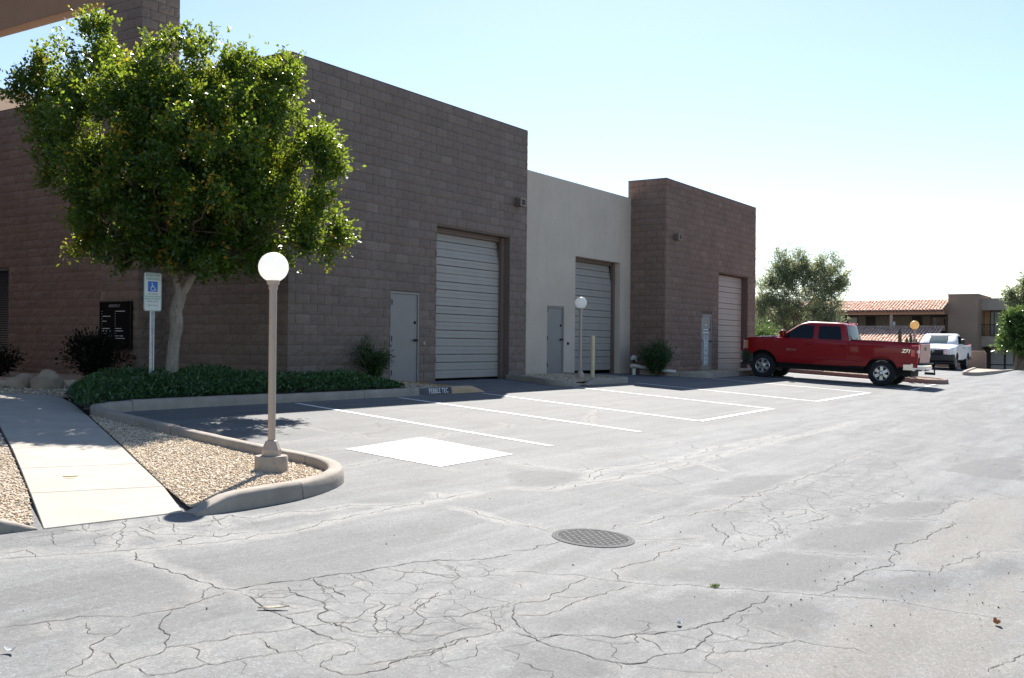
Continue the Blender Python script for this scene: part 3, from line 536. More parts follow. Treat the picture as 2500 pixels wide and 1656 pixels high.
bed = [(8.2, 12.1), (8.3, 12.2), (8.85, 12.42), (9.5, 12.53), (17.05, 12.56), (17.05, 14.55), (14.22, 14.55), (13.0, 15.8), (10.3, 15.3), (9.15, 13.95), (8.8, 13.2), (8.2, 11.98)]
sheet('gravel_bed', grav_r, .038, M['soil'])['kind'] = 'structure'
sheet('gravel_bed', grav_l, .03, M['soil'])['kind'] = 'structure'
sheet('gravel_bed', grav_b, .04, M['soil'])['kind'] = 'structure'
sheet('planter_soil', bed, .1, M['soildark'])['kind'] = 'structure'
isl2 = [(22.3, 14.7), (21.92, 13.7), (21.58, 12.85), (21.66, 12.68), (22.2, 12.6), (22.7, 12.64), (24.7, 12.66), (24.9, 12.75), (24.9, 14.7)]
sheet('gravel_bed', isl2, .085, M['soil'])['kind'] = 'structure'
sheet('gravel_bed', [(29.3, 14.5), (29.82, 13.3), (30.07, 12.65), (30.25, 12.5), (36.9, 12.6), (36.9, 13.6), (29.3, 13.6)], .1, M['soil'])['kind'] = 'structure'
sheet('gravel_bed', [(p[0]+(.06 if p[0] < 37.9 else -.06), p[1]+(.06 if p[1] < 7.2 else 0)) for p in isl], .11, M['soil'])['kind'] = 'structure'
sheet('gravel_bed', [(53, 8.25), (47.5, 7.67), (45.25, 7.42), (45.15, 7.3), (45.5, 7.15), (53, 6.83)], .09, M['soil'])['kind'] = 'structure'
def scatter(poly, n, hmin, smin, smax, name, mat, zoff=0, flat=.6):
    """tiny stones: squashed eight-sided pebbles"""
    xs = [p[0] for p in poly]; ys = [p[1] for p in poly]; P = np.zeros((0, 2))
    while len(P) < n:
        q = np.stack([RNG.uniform(min(xs), max(xs), 3*n), RNG.uniform(min(ys), max(ys), 3*n)], 1); P = np.vstack([P, q[inside(poly, q[:, 0], q[:, 1])]])
    P = P[:n]; o = np.array([[1, 0, 0], [0, 1, 0], [-1, 0, 0], [0, -1, 0], [0, 0, 1], [0, 0, -1.]]); F = np.array([[0, 1, 4], [1, 2, 4], [2, 3, 4], [3, 0, 4], [1, 0, 5], [2, 1, 5], [3, 2, 5], [0, 3, 5]])
    S = RNG.uniform(smin, smax, (n, 1, 1))*RNG.uniform(.6, 1.3, (n, 1, 3))*np.array([1, .8, flat]); a = RNG.uniform(0, 6.28, n); tl = RNG.normal(0, .35, n)
    v = o[None]*S*(1+RNG.normal(0, .18, (n, 6, 1)))
    x = v[..., 0]*np.cos(tl)[:, None]+v[..., 2]*np.sin(tl)[:, None]; z = -v[..., 0]*np.sin(tl)[:, None]+v[..., 2]*np.cos(tl)[:, None]; y = v[..., 1]
    X = x*np.cos(a)[:, None]-y*np.sin(a)[:, None]+P[:, 0:1]; Y = x*np.sin(a)[:, None]+y*np.cos(a)[:, None]+P[:, 1:2]
    Z = z+(G(P[:, 0], P[:, 1])+hmin)[:, None]+zoff+RNG.uniform(0, .4, (n, 1))*S[:, :, 2].max(1, keepdims=True)
    me = npmesh(name, np.stack([X, Y, Z], -1).reshape(-1, 3), (F[None]+np.arange(n)[:, None, None]*6).reshape(-1, 3)); attr(me, 'tint', np.repeat(RNG.uniform(0, 1, n), 6))
    o = link(name, me, M[mat]); o['kind'] = 'stuff'; return o
scatter(grav_r, 19000, .04, .008, .019, 'gravel', 'stone')
scatter([(4.2, 6.75), (4.74, 7.68), (5.28, 8.72), (5.84, 9.8), (6.44, 11.0), (4.5, 12), (2.6, 9), (3.2, 7.1)], 17000, .03, .008, .019, 'gravel', 'stone')
scatter([(8.83, 13.25), (9.16, 13.9), (9.14, 14.45), (8.85, 14.8), (8.2, 15.0), (6.6, 15.45), (6.2, 17.5), (8.5, 20), (12, 18), (12, 15.6), (10.4, 15.2), (9.2, 13.9)], 9000, .04, .01, .025, 'gravel', 'stone')
scatter([(22.05, 12.75), (22.12, 12.42), (22.4, 12.3), (22.72, 12.45), (22.75, 12.8)], 260, .03, .012, .028, 'gravel', 'stone')
scatter(isl2, 3500, .085, .012, .028, 'gravel', 'stone')
scatter([(15.8, 12.6), (17.0, 12.6), (17.0, 14.4), (16.4, 14.4)], 1200, .1, .012, .028, 'gravel', 'stone')
scatter([(30.2, 12.5), (36.9, 12.6), (36.9, 13.5), (29.9, 13.5)], 3000, .1, .012, .03, 'gravel', 'stone')
scatter([(36.9, 7.1), (37.9, 7.0), (38.2, 7.5), (38.6, 12), (37.8, 12), (37.3, 9.3)], 3000, .11, .012, .03, 'gravel', 'stone')
scatter([(3, 5.9), (3, 2), (5.4, .8), (12, -1), (22, 3), (22, 6.8), (8, 6.5)], 300, .004, .003, .008, 'loose_grit', 'crumb')
scatter([(5.5, 2.2), (6.2, .75), (9.0, 1.0), (8.5, 2.2)], 70, .006, .004, .010, 'loose_grit', 'crumb')

# ------------------------------------------------------------------ split-face block walls
def block_variants(L, H, n, depth=.1, rough=.028):
    out = []
    for k in range(n):
        rr = np.random.default_rng(100+k+int(L*1000)); nx, nz = (6, 4) if L > .3 else (4, 4); vs = []; fs = []
        for j in range(nz):
            for i in range(nx):
                x = -L/2+L*i/(nx-1); z = -H/2+H*j/(nz-1); e = i in (0, nx-1) or j in (0, nz-1)
                if not e: x += rr.normal(0, L*.02); z += rr.normal(0, H*.03)
                vs.append((x, -(rr.uniform(0, rough*.25) if e else rr.uniform(.15, 1)*rough), z))
        fs = [(j*nx+i, j*nx+i+1, (j+1)*nx+i+1, (j+1)*nx+i) for j in range(nz-1) for i in range(nx-1)]
        rim = [i for i in range(nx)]+[(j*nx+nx-1) for j in range(1, nz)]+[(nz-1)*nx+i for i in range(nx-2, -1, -1)]+[j*nx for j in range(nz-2, 0, -1)]
        b0 = len(vs); vs += [(vs[i][0], depth, vs[i][2]) for i in rim]; m = len(rim)
        fs += [(rim[i], b0+i, b0+(i+1) % m, rim[(i+1) % m]) for i in range(m)]
        me = bpy.data.meshes.new('block'); me.from_pydata(vs, [], fs); out.append((me, np.array(vs), fs))
    return out
BL, BH, JT = .4064, .2032, .008
VAR = block_variants(BL-JT, BH-JT, 10); VARH = block_variants(BL/2-JT, BH-JT, 6)
def blocks_on(parent, mat, runs, near_xy, limit=300):
    """runs: (origin xy, unit direction xy, length, z top, z bottom, openings (s0,s1,z0,z1), phase); the outer side is to the right of the direction"""
    items = []
    for (ox, oy), (dx, dy), L, zt, zb, ops, ph in runs:
        rot = math.atan2(dy, dx); nrow = int(math.ceil((zt-zb)/BH-1e-6))
        for r in range(nrow):
            zc = zt-BH*(r+.5); z0, z1 = zc-BH/2+.004, zc+BH/2-.004
            cuts = [(0, L)]
            for s0, s1, a, b in ops:
                if z0 < b-.05 and z1 > a+.05:
                    nc = []
                    for c0, c1 in cuts:
                        if s1 <= c0 or s0 >= c1: nc.append((c0, c1)); continue
                        if s0 > c0: nc.append((c0, s0))
                        if s1 < c1: nc.append((s1, c1))
                    cuts = nc
            for c0, c1 in cuts:
                s = -BL*(((r+ph) % 2)*.5)
                while s < c1-.02:
                    a, b = max(s, c0), min(s+BL, c1); s += BL
                    if b-a < .03: continue
                    m = (a+b)/2; items.append((ox+dx*m, oy+dy*m, zc, rot, (b-a)))
    items.sort(key=lambda q: (q[0]-near_xy[0])**2+(q[1]-near_xy[1])**2+q[2]**2)
    px, py, pz = parent.location; AV = []; AF = []; AR = []; base = 0
    for k, (x, y, z, rot, w) in enumerate(items):
        half = w < BL*.6; vset = VARH if half else VAR; me, vv, ff = random.choice(vset); sx = (w-JT)/((BL/2 if half else BL)-JT)
        if k < limit:
            if not me.materials: me.materials.append(M[mat])
            key = (mat, me.name)
            if me.materials[0] != M[mat]:
                if key not in BCACHE: c = me.copy(); c.materials.clear(); c.materials.append(M[mat]); BCACHE[key] = c
                me = BCACHE[key]
            o = bpy.data.objects.new('block', me); COL.objects.link(o); o.parent = parent; o.location = (x-px, y-py, z-pz)
            o.rotation_euler = (0, 0, rot); o.scale = (sx, 1, 1)
        else:
            c, s = math.cos(rot), math.sin(rot); v = vv*np.array([sx, 1, 1]); v = np.stack([v[:, 0]*c-v[:, 1]*s+x-px, v[:, 0]*s+v[:, 1]*c+y-py, v[:, 2]+z-pz], 1)
            AV.append(v); AF += [tuple(i+base for i in f) for f in ff]; AR += [random.random()]*len(v); base += len(v)
    if AV:
        me = bpy.data.meshes.new('block_courses'); me.from_pydata(np.vstack(AV).tolist(), [], AF); attr(me, 'rnd', AR)
        o = link('block_courses', me, M[mat], parent); o['kind'] = 'stuff'
BCACHE = {}
def wall_grid(mb, run, s0, s1, z0, z1, t0, t1, ops):
    """wall along 'x' or 'y' from s0..s1, height z0..z1, between depths t0..t1, with rectangular openings; outer faces only"""
    S = sorted(set([s0, s1]+[v for o in ops for v in o[:2] if s0 < v < s1])); Z = sorted(set([z0, z1]+[v for o in ops for v in o[2:] if z0 < v < z1]))
    def full(i, j):
        if not (0 <= i < len(S)-1 and 0 <= j < len(Z)-1): return False
        a, b = (S[i]+S[i+1])/2, (Z[j]+Z[j+1])/2; return not any(o[0] < a < o[1] and o[2] < b < o[3] for o in ops)
    P = (lambda s, t, z: (s, t, z)) if run == 'x' else (lambda s, t, z: (t, s, z))
    for i in range(len(S)-1):
        for j in range(len(Z)-1):
            if not full(i, j): continue
            a, b, c, d = S[i], S[i+1], Z[j], Z[j+1]
            for t in (t0, t1): mb.add([P(a, t, c), P(b, t, c), P(b, t, d), P(a, t, d)], [(0, 1, 2, 3)])
            if not full(i-1, j): mb.add([P(a, t0, c), P(a, t1, c), P(a, t1, d), P(a, t0, d)], [(0, 1, 2, 3)])
            if not full(i+1, j): mb.add([P(b, t0, c), P(b, t1, c), P(b, t1, d), P(b, t0, d)], [(0, 1, 2, 3)])
            if not full(i, j-1): mb.add([P(a, t0, c), P(b, t0, c), P(b, t1, c), P(a, t1, c)], [(0, 1, 2, 3)])
            if not full(i, j+1): mb.add([P(a, t0, d), P(b, t0, d), P(b, t1, d), P(a, t1, d)], [(0, 1, 2, 3)])
    return mb
def garage_door(parent, x0, x1, zb, zt, y, mat, tilt=.26, tilted=4, gap=.05, ridge=0):
    """ribbed overhead door: one part per rib board; the top boards lean back into the track"""
    px, py, pz = parent.location; f = thing('garage_door', None, None, (x0-px, y-py, zb-pz)); f.parent = parent
    n = round((zt-zb-gap)/.1975); pitch = (zt-zb-gap)/n; w = x1-x0-.02
    for k in range(n):
        j = n-1-k; z0 = gap+pitch*k; mb = MB(); gp = .010 if k % 3 else .003
        top = j < tilted; base = n-tilted
        def yz(z):
            if z <= gap+pitch*base: return 0
            return (z-gap-pitch*base)/(pitch*tilted)*tilt
        h = pitch-gp; pr = [(0, 0), (-.012, .012), (-.012, h*.45), (-.006, h*.5), (-.012, h*.55), (-.012, h-.012), (0, h), (.03, h), (.03, 0)]
        pts = [(p[0]+yz(z0+p[1]), z0+p[1]) for p in pr]; inset = .02+.13*0
        vs = [(inset, a, b) for a, b in pts]+[(w-yz(z0)*.7, a, b) for a, b in pts]; m = len(pts)
        mb.add(vs, [tuple(range(m)), tuple(range(m, 2*m))[::-1]]+[(i, (i+1) % m, m+(i+1) % m, m+i) for i in range(m)])
        mb.build('door_board', M[mat], f)
    return f
def steel_door(parent, x0, x1, zb, zt, y, handles=True):
    px, py, pz = parent.location; d = MB().box((x0+.05-px, y-py, zb+.01-pz), (x1-.05-px, y+.045-py, zt-.05-pz)).build('door', M['doorpaint'], parent, bevel=.003)
    fr = MB(); fr.box((x0-px, y-.025-py, zb-pz), (x0+.046-px, y+.08-py, zt-pz)); fr.box((x1-.046-px, y-.025-py, zb-pz), (x1-px, y+.08-py, zt-pz)); fr.box((x0+.046-px, y-.025-py, zt-.046-pz), (x1-.046-px, y+.08-py, zt-pz))
    fr.build('door_frame', M['doorpaint'], parent)
    if handles:
        h = MB().lathe([(.034, 0), (.034, -.012), (.012, -.014), (.012, -.05), (.032, -.055), (.034, -.075), (.02, -.09)], (x1-.13-px, y-py, zb+.98-pz), 14, 'y'); h.tube([(x1-.13-px, y-.06-py, zb+.98-pz), (x1-.24-px, y-.065-py, zb+.98-pz)], .013, 8)
        h.build('handle', M['blackmetal'], d); MB().lathe([(.034, 0), (.034, -.02), (.02, -.03)], (x1-.13-px, y-py, zb+1.38-pz), 14, 'y').build('deadbolt', M['blackmetal'], d)
    for q in (.2, .95, 1.75): MB().box((x0+.036-px, y-.034-py, zb+q-pz), (x0+.060-px, y-.0255-py, zb+q+.12-pz)).build('hinge', M['blackmetal'], d)
    return d
def wall_light(name, label, x, y, z):
    t = thing(name, label, 'wall light', (x, y, z), 0, 'wall lights on the block buildings')
    MB().box((-.12, -.19, -.1), (.12, .0, .1)).build('housing', M['doorframe'], t, bevel=.008)
    fr = MB(); fr.box((-.12, -.212, .078), (.12, -.1905, .1)); fr.box((-.12, -.212, -.1), (.12, -.1905, -.078)); fr.box((-.12, -.212, -.0775), (-.098, -.1905, .0775)); fr.box((.098, -.212, -.0775), (.12, -.1905, .0775))
    fr.build('rim', M['wing'], t); MB().box((-.097, -.2, -.077), (.097, -.1905, .077)).build('lens', M['blackplastic0'], t)
ZB = -1.35
# --- main block building, corner nearest the camera at (14.27, 14.54)
A = thing('block_building', 'big brown split-face block building with the first garage door', 'building', (14.27, 14.54, -.9))
opsA = [(17.34, 18.36, ZB-.1, 1.16), (18.985, 22.085, ZB-.1, 2.76)]
mb = MB(); wall_grid(mb, 'x', 14.29, 22.88, ZB, 5.65, 14.555, 14.90, opsA)
wall_grid(mb, 'y', 14.9005, 31, ZB, 5.65, 14.285, 14.6, [(24.04, 26.3, -.27, 1.757)])
mb.box((22.58, 14.9005, ZB), (22.88, 31, 5.65)); mb.box((14.6005, 30.7, ZB), (22.5795, 31, 5.65))
mb.build('wall', M['mortar'], A, world=True)
MB().box((14.6005, 14.9005, 5.0), (22.5795, 30.6995, 5.2)).build('roof', M['roofing'], A, world=True)
cp = MB(); cp.box((14.262, 14.532, 5.6505), (22.895, 14.86, 5.662)); cp.box((14.262, 14.8605, 5.6505), (14.56, 31, 5.662)); cp.build('coping', M['mortar'], A, world=True)
blocks_on(A, 'block', [((14.27, 14.54), (1, 0), 8.62, 5.648, ZB, [(a-14.27, b-14.27, c, d) for a, b, c, d in opsA], 0),
                       ((14.27, 31), (0, -1), 16.44, 5.648, ZB, [(31-26.3, 31-24.04, -.27, 1.757)], 1), ((22.895, 14.56), (0, 1), .8, 5.648, ZB, [], 1)], (13.0, 12.5))
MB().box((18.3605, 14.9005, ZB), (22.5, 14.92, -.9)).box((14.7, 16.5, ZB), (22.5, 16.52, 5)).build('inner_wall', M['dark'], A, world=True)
steel_door(A, 17.345, 18.355, -.9, 1.155, 14.56)
garage_door(A, 19.0, 22.07, -.92, 2.66, 14.80, 'garage', .10, 3, gap=.1)
j = MB(); j.box((18.988, 14.785, 2.645), (22.082, 14.899, 2.757)); j.build('door_header', M['doorframe'], A, world=True)
j = MB(); j.box((21.94, 14.70, -.95), (22.08, 14.8, 2.74)); j.build('door_jamb', M['doorframe'], A, world=True)
MB().box((18.5, 14.515, -.02), (18.57, 14.535, .06)).build('doorbell_box', M['wing'], A, world=True)
win = thing('window', None, None, (14.30-14.27, 25.17-14.54, .74+.9)); win.parent = A
wm = MB()
for k in range(46): wm.box((.02, -1.1, -1.0+k*.0435), (.035, 1.1, -.968+k*.0435))
wm.build('blind', simple('slate_blind', (.018, .028, .045), .9, spec=.1), win); MB().box((.06, -1.13, -1.01), (.072, 1.13, 1.01)).build('pane', M['glass'], win)
wf = MB(); wf.box((-.03, -1.13, .96), (.0, 1.13, 1.01)); wf.box((-.03, -1.13, -1.01), (.0, 1.13, -.96)); wf.box((-.03, -1.13, -.96), (.0, -1.09, .96)); wf.build('frame', M['blackmetal'], win)
wall_light('wall_light', 'rectangular wall light high near the right edge of the big block building', 22.37, 14.528, 3.69)
# --- pale penthouse on the roof behind
Pn = thing('roof_house', 'pale peach stucco box rising behind the block parapet at far left', 'roof structure', (13, 29, 5.2))
MB().box((8.0, 27.0, 5.21), (18.5, 30.6, 6.85)).build('wall', M['tanstucco'], Pn, world=True)
# --- portal: pillar of blocks carrying a tan beam
Po = thing('entry_portal', 'tall block pillar carrying a tan beam at the top left', 'portal', (14.1, 18.85, -.9))
MB().box((13.617, 18.195, ZB), (14.55, 19.433, 9.2)).build('pillar_core', M['mortar'], Po, world=True)
blocks_on(Po, 'block', [((13.6, 18.18), (1, 0), .965, 9.2, ZB, [], 0), ((13.6, 19.45), (0, -1), 1.26, 9.2, ZB, [], 1)], (13, 18), 300)
MB().box((13.6, 19.46, 7.31), (13.95, 34, 8.4)).build('beam', M['beam'], Po, world=True, bevel=.01)
MB().box((13.575, 27, 8.4005), (13.97, 34, 8.5)).build('beam_cap', M['beam'], Po, world=True)
MB().box((13.66, 33.2, ZB), (13.9, 33.9, 7.309)).build('far_post', M['beam'], Po, world=True)
MB().box((-8, 18, ZB), (8.6, 40, 7.4)).build('unseen_sky_blocker', M['mortar'], Po, world=True)  # unseen mass added left of view, keeps sky light off the side wall
# --- cream stucco unit
B = thing('stucco_building', 'cream stucco building set between the two brown block buildings', 'building', (26.2, 14.75, -.9))
opsB = [(24.31, 25.24, ZB-.1, 1.1), (25.86, 28.68, ZB-.1, 2.59)]
mb = MB(); wall_grid(mb, 'x', 22.8805, 29.395, ZB, 4.70, 14.75, 15.1, opsB); mb.build('wall', M['stucco'], B, world=True)
MB().box((22.8805, 30.7, ZB), (29.395, 31, 4.7)).build('rear_wall', M['stucco'], B, world=True)
MB().box((22.8805, 15.1005, 4.2), (29.395, 30.6995, 4.35)).build('roof', M['roofing'], B, world=True)
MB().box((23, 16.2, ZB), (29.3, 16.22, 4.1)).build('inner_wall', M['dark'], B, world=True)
steel_door(B, 24.315, 25.235, -.82, 1.095, 14.79)
garage_door(B, 25.88, 28.66, -.85, 2.5, 15.02, 'garage', .10, 3, gap=.1)
MB().box((25.863, 15.005, 2.49), (28.677, 15.099, 2.592)).build('door_header', M['doorframe'], B, world=True)
MB().box((28.56, 14.93, -.9), (28.676, 15.02, 2.57)).build('door_jamb', M['doorframe'], B, world=True)
MB().lathe([(.04, 0), (.04, -.03), (.025, -.04)], (25.45, 14.75, .05), 12, 'y').build('door_buzzer', M['blackmetal'], B, world=True)
MB().box((25.885, 14.975, .08), (25.99, 14.985, .22)).build('notice', M['white'], B, world=True)
# --- far block building
D = thing('block_building', 'reddish split-face block building at the far end behind the red pickup', 'building', (29.4, 13.54, -.85))
opsD = [(32.27, 33.16, ZB-.1, 1.1), (33.77, 36.62, ZB-.1, 2.57)]
mb = MB(); wall_grid(mb, 'x', 29.415, 37.42, ZB, 5.25, 13.557, 13.9, opsD); mb.box((29.415, 13.9005, ZB), (29.7, 14.86, 5.25)); mb.box((29.415, 14.8605, ZB), (29.7, 31, 4.6)); mb.box((37.12, 13.9005, ZB), (37.42, 31, 5.0)); mb.box((29.7005, 30.7, ZB), (37.1195, 31, 4.6))
mb.build('wall', M['mortarr'], D, world=True)
MB().box((29.7005, 13.9005, 4.2), (37.1195, 30.6995, 4.35)).build('roof', M['roofing'], D, world=True)
cp = MB(); cp.box((29.39, 13.53, 5.2505), (37.43, 13.86, 5.262)); cp.box((29.39, 13.8605, 5.2505), (29.71, 14.87, 5.262)); cp.build('coping', M['mortarr'], D, world=True)
blocks_on(D, 'blockr', [((29.4, 13.54), (1, 0), 8.03, 5.248, ZB, [(a-29.4, b-29.4, c, d) for a, b, c, d in opsD], 0), ((29.4, 14.86), (0, -1), 1.31, 5.248, ZB, [], 1), ((37.435, 13.56), (0, 1), .8, 5.248, ZB, [], 1)], (30, 13))
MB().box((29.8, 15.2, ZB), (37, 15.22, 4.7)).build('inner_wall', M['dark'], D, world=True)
dd = steel_door(D, 32.275, 33.155, -.8, 1.095, 13.56)
garage_door(D, 33.79, 36.6, -.83, 2.56, 13.78, 'garage3', .02, 1, .02)
MB().box((33.773, 13.84, 2.5), (36.617, 13.88, 2.565)).build('door_header', M['doorframe'], D, world=True)
loc = Vector(D.location)
def doornote(z0, z1, x0, x1, mat, nm='notice'):
    return MB().box((x0-loc.x, 13.552-loc.y, z0-loc.z), (x1-loc.x, 13.559-loc.y, z1-loc.z)).build(nm, M[mat], dd)
for z0, z1 in ((.0, .38), (-.3, -.02), (-.62, -.34)):
    n_ = doornote(z0, z1, 32.56, 32.86, 'paper'); zc = (z0+z1)/2
    MB().lathe([(.075, 0), (.075, -.003)], (32.71-loc.x, 13.5515-loc.y, zc+.04-loc.z), 14, 'y').build('print', M['greyprint'], n_)
    MB().box((32.6-loc.x, 13.5495-loc.y, zc-.12-loc.z), (32.82-loc.x, 13.5515-loc.y, zc-.08-loc.z)).build('print', M['greenprint'] if z0 == .0 else M['greyprint'], n_)
for zc, w in ((.72, .06), (.56, .2), (.46, .24), (.34, .1), (.28, .22)):
    for x0, x1 in ((32.71-w, 32.71-w*.1), (32.71+w*.05, 32.71+w)): doornote(zc, zc+.028, x0, x1, 'white', 'print')
wall_light('wall_light', 'small wall light on the reddish far block building near its left corner', 30.03, 13.528, 3.46)
MB().box((35.9, 13.5, -.55), (36.05, 13.535, -.35)).build('outlet_box', M['pvc'], D, world=True)

# ------------------------------------------------------------------ foliage
def leaves(name, P, D, size, mat, parent=None, origin=(0, 0, 0), tint=None, asp=.5, up=.5, fold=.25, kind=None):
    """P leaf bases, D growth directions; every leaf is one folded four-cornered blade"""
    n = len(P); D = D/np.linalg.norm(D, axis=1, keepdims=True)
    S = size*RNG.uniform(.65, 1.25, (n, 1)); N = RNG.normal(0, 1, (n, 3)); N[:, 2] += up*2; N -= D*(N*D).sum(1, keepdims=True); N /= np.linalg.norm(N, axis=1, keepdims=True)+1e-9
    Rr = np.cross(D, N); mid = P+D*S*.5
    V = np.stack([P, mid+Rr*S*asp*.5+N*S*fold*.3, P+D*S, mid-Rr*S*asp*.5+N*S*fold*.3], 1)-np.array(origin)
    me = npmesh(name, V.reshape(-1, 3), np.arange(4*n).reshape(n, 4))
    if tint is None: tint = RNG.uniform(0, 1, n)
    attr(me, 'tint', np.repeat(np.clip(tint, 0, 1), 4)); o = link(name, me, M[mat], parent)
    if kind: o['kind'] = kind
    return o
def unit(n):
    v = RNG.normal(0, 1, (n, 3)); return v/np.linalg.norm(v, axis=1, keepdims=True)
RTV = np.array([rt.x, rt.y, 0]); FWV = np.array([math.cos(YAW), math.sin(YAW), 0]); UPV = np.array([0, 0, 1.])
def crown(lobes, nclump, per, crad, twig, upb, shell=.55):
    """lobes (right, depth, up, r_right, r_depth, r_up) about the trunk foot -> leaf bases, directions, clump tint, clump centres"""
    L = np.array(lobes, float); vol = (L[:, 3]*L[:, 4]*L[:, 5])**.75; w = vol**.72; w /= w.sum(); P = []; Dr = []; T = []; C = []
    k = RNG.choice(len(L), nclump, p=w)
    for i in k:
        l = L[i]; u = unit(1)[0]; r = RNG.uniform(shell, 1)**.6; c = l[:3]+u*l[3:]*r; outd = u.copy(); outd[2] += upb; outd /= np.linalg.norm(outd)
        m = int(per*RNG.uniform(.6, 1.4)); tl = int(m/8)+1
        th = unit(tl)*.75+outd; th /= np.linalg.norm(th, axis=1, keepdims=True); st = c+unit(tl)*crad*RNG.uniform(.2, 1, (tl, 1))*np.array([1, 1, 1.2])
        tt = RNG.normal(0, .12)
        for a, d in zip(st, th):
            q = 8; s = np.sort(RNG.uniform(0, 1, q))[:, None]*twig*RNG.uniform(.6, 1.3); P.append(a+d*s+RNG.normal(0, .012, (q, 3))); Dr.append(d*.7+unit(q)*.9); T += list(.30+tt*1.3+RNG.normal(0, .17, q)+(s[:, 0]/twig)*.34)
        C.append(c)
    P = np.vstack(P); Dr = np.vstack(Dr)
    return P, Dr, np.array(T), np.array(C)
def tow(Q, base): return Q[:, 0:1]*RTV+Q[:, 1:2]*FWV+Q[:, 2:3]*UPV+np.array(base)
def tod(Q): return Q[:, 0:1]*RTV+Q[:, 1:2]*FWV+Q[:, 2:3]*UPV
def branches(mb, top, targets, r0, base, wob=.12):
    for c in targets:
        p0 = Vector(top[random.randrange(len(top))]); p1 = Vector(c); n = 6; pts = []
        for i in range(n+1):
            t = i/n; p = p0.lerp(p1, t); p += Vector((random.gauss(0, wob), random.gauss(0, wob), random.gauss(0, wob)-.1*math.sin(t*PI)))*math.sin(t*PI); pts.append(p)
        mb.tube(pts, [r0*(1-i/n*.82) for i in range(n+1)], 6)
# --- the broad-leaved tree by the parking sign
TB = (11.09, 13.94, g(11.09, 13.94))
tree = thing('tree', 'leafy green tree with a pale crooked trunk in the groundcover bed', 'tree', TB)
S_ = .00691; zb0 = -.51-TB[2]
def lob(X, Y, rx, ry, d=0, rd=None):
    return ((X-398-.0096*(857-Y))*S_, d, (857-Y)*S_+zb0, rx*S_, (rd if rd else rx)*S_, ry*S_)
LB = [lob(450, 370, 270, 225, 0, 250), lob(240, 270, 145, 150, .2), lob(170, 150, 70, 110, .3), lob(115, 110, 28, 70, .2), lob(205, 75, 42, 75, .3), lob(258, 95, 36, 66, .1), lob(45, 165, 26, 55, .2), lob(22, 130, 12, 32, .2),
      lob(420, 150, 55, 85, -.2), lob(508, 140, 42, 72, .1), lob(340, 170, 38, 72, -.1), lob(620, 225, 78, 88, 0), lob(668, 175, 34, 42, .1), lob(735, 305, 46, 62, -.1), lob(752, 400, 38, 80, 0), lob(748, 515, 46, 38, .1),
      lob(600, 500, 140, 100, 0), lob(310, 510, 130, 90, -.3), lob(455, 560, 165, 58, 0), lob(690, 575, 48, 32, 0), lob(180, 400, 66, 66, 0), lob(140, 300, 72, 100, .1), lob(560, 200, 90, 90, .2), lob(235, 560, 50, 36, .1), lob(700, 450, 70, 80, -.2), lob(290, 330, 120, 130, -.9, 110), lob(560, 380, 130, 130, -1.0, 110), lob(400, 260, 110, 115), lob(480, 330, 150, 150), lob(500, 430, 120, 100), lob(350, 400, 120, 110), lob(400, 588, 110, 34), lob(520, 600, 90, 30, -.4), lob(300, 572, 70, 32, -.3), lob(430, 600, 80, 26, -.8)]
P, Dr, T, C = crown(LB, 560, 290, .22, .30, .8)
keep_ = P[:, 2] > zb0+RNG.normal(0, .09, len(P))+np.where(np.abs(P[:, 0]+.35) < .42, (857-584)*S_, (857-640)*S_)+.09*np.sin(P[:, 0]*7.3); P, Dr, T = P[keep_], Dr[keep_], T[keep_]
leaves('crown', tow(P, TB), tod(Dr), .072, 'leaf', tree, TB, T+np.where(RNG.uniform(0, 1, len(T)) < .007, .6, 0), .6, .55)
tk = lambda x, y, d=0: Vector(((x/2.24-420)*.00654, 0, (905-(600+y/2.24))*.00654+zb0))
def tkw(x, y, d=0):
    p = tk(x, y); p.x -= .0096*p.z; return RTV*p.x+FWV*d+UPV*p.z
mb = MB(); w_ = .00654/2.24/2
mb.tube([tkw(940, 690)-UPV*.75, tkw(940, 690), tkw(945, 600), tkw(955, 500), tkw(968, 430), tkw(966, 390), tkw(962, 340), tkw(978, 280), tkw(990, 245)], [w_*q for q in (84, 70, 66, 64, 70, 74, 70, 72, 66)], 14)
fork = tkw(985, 260)
mb.tube([fork, tkw(1025, 200), tkw(1062, 130), tkw(1095, 60, .1), tkw(1110, -60, .1)], [w_*q for q in (50, 44, 40, 36, 26)], 10)
mb.tube([fork-UPV*.05, tkw(978, 200, -.05), tkw(968, 120, -.1), tkw(930, 20, -.2), tkw(880, -90, -.2)], [w_*q for q in (46, 42, 38, 32, 24)], 10)
mb.tube([fork, tkw(1005, 190, .15), tkw(1035, 60, .35), tkw(1020, -80, .5)], [w_*q for q in (40, 34, 30, 22)], 8)
shade(mb.build('trunk', M['bark'], tree), 60)
mb = MB(); tops = [tkw(1110, -60, .1), tkw(880, -90, -.2), tkw(1020, -80, .5), tkw(1095, 60, .1), tkw(930, 20, -.2)]
Cw = tod(C); idx = RNG.choice(len(Cw), 95, replace=False); branches(mb, tops, Cw[idx], .022, TB)
shade(mb.build('branches', M['twig'], tree), 60)
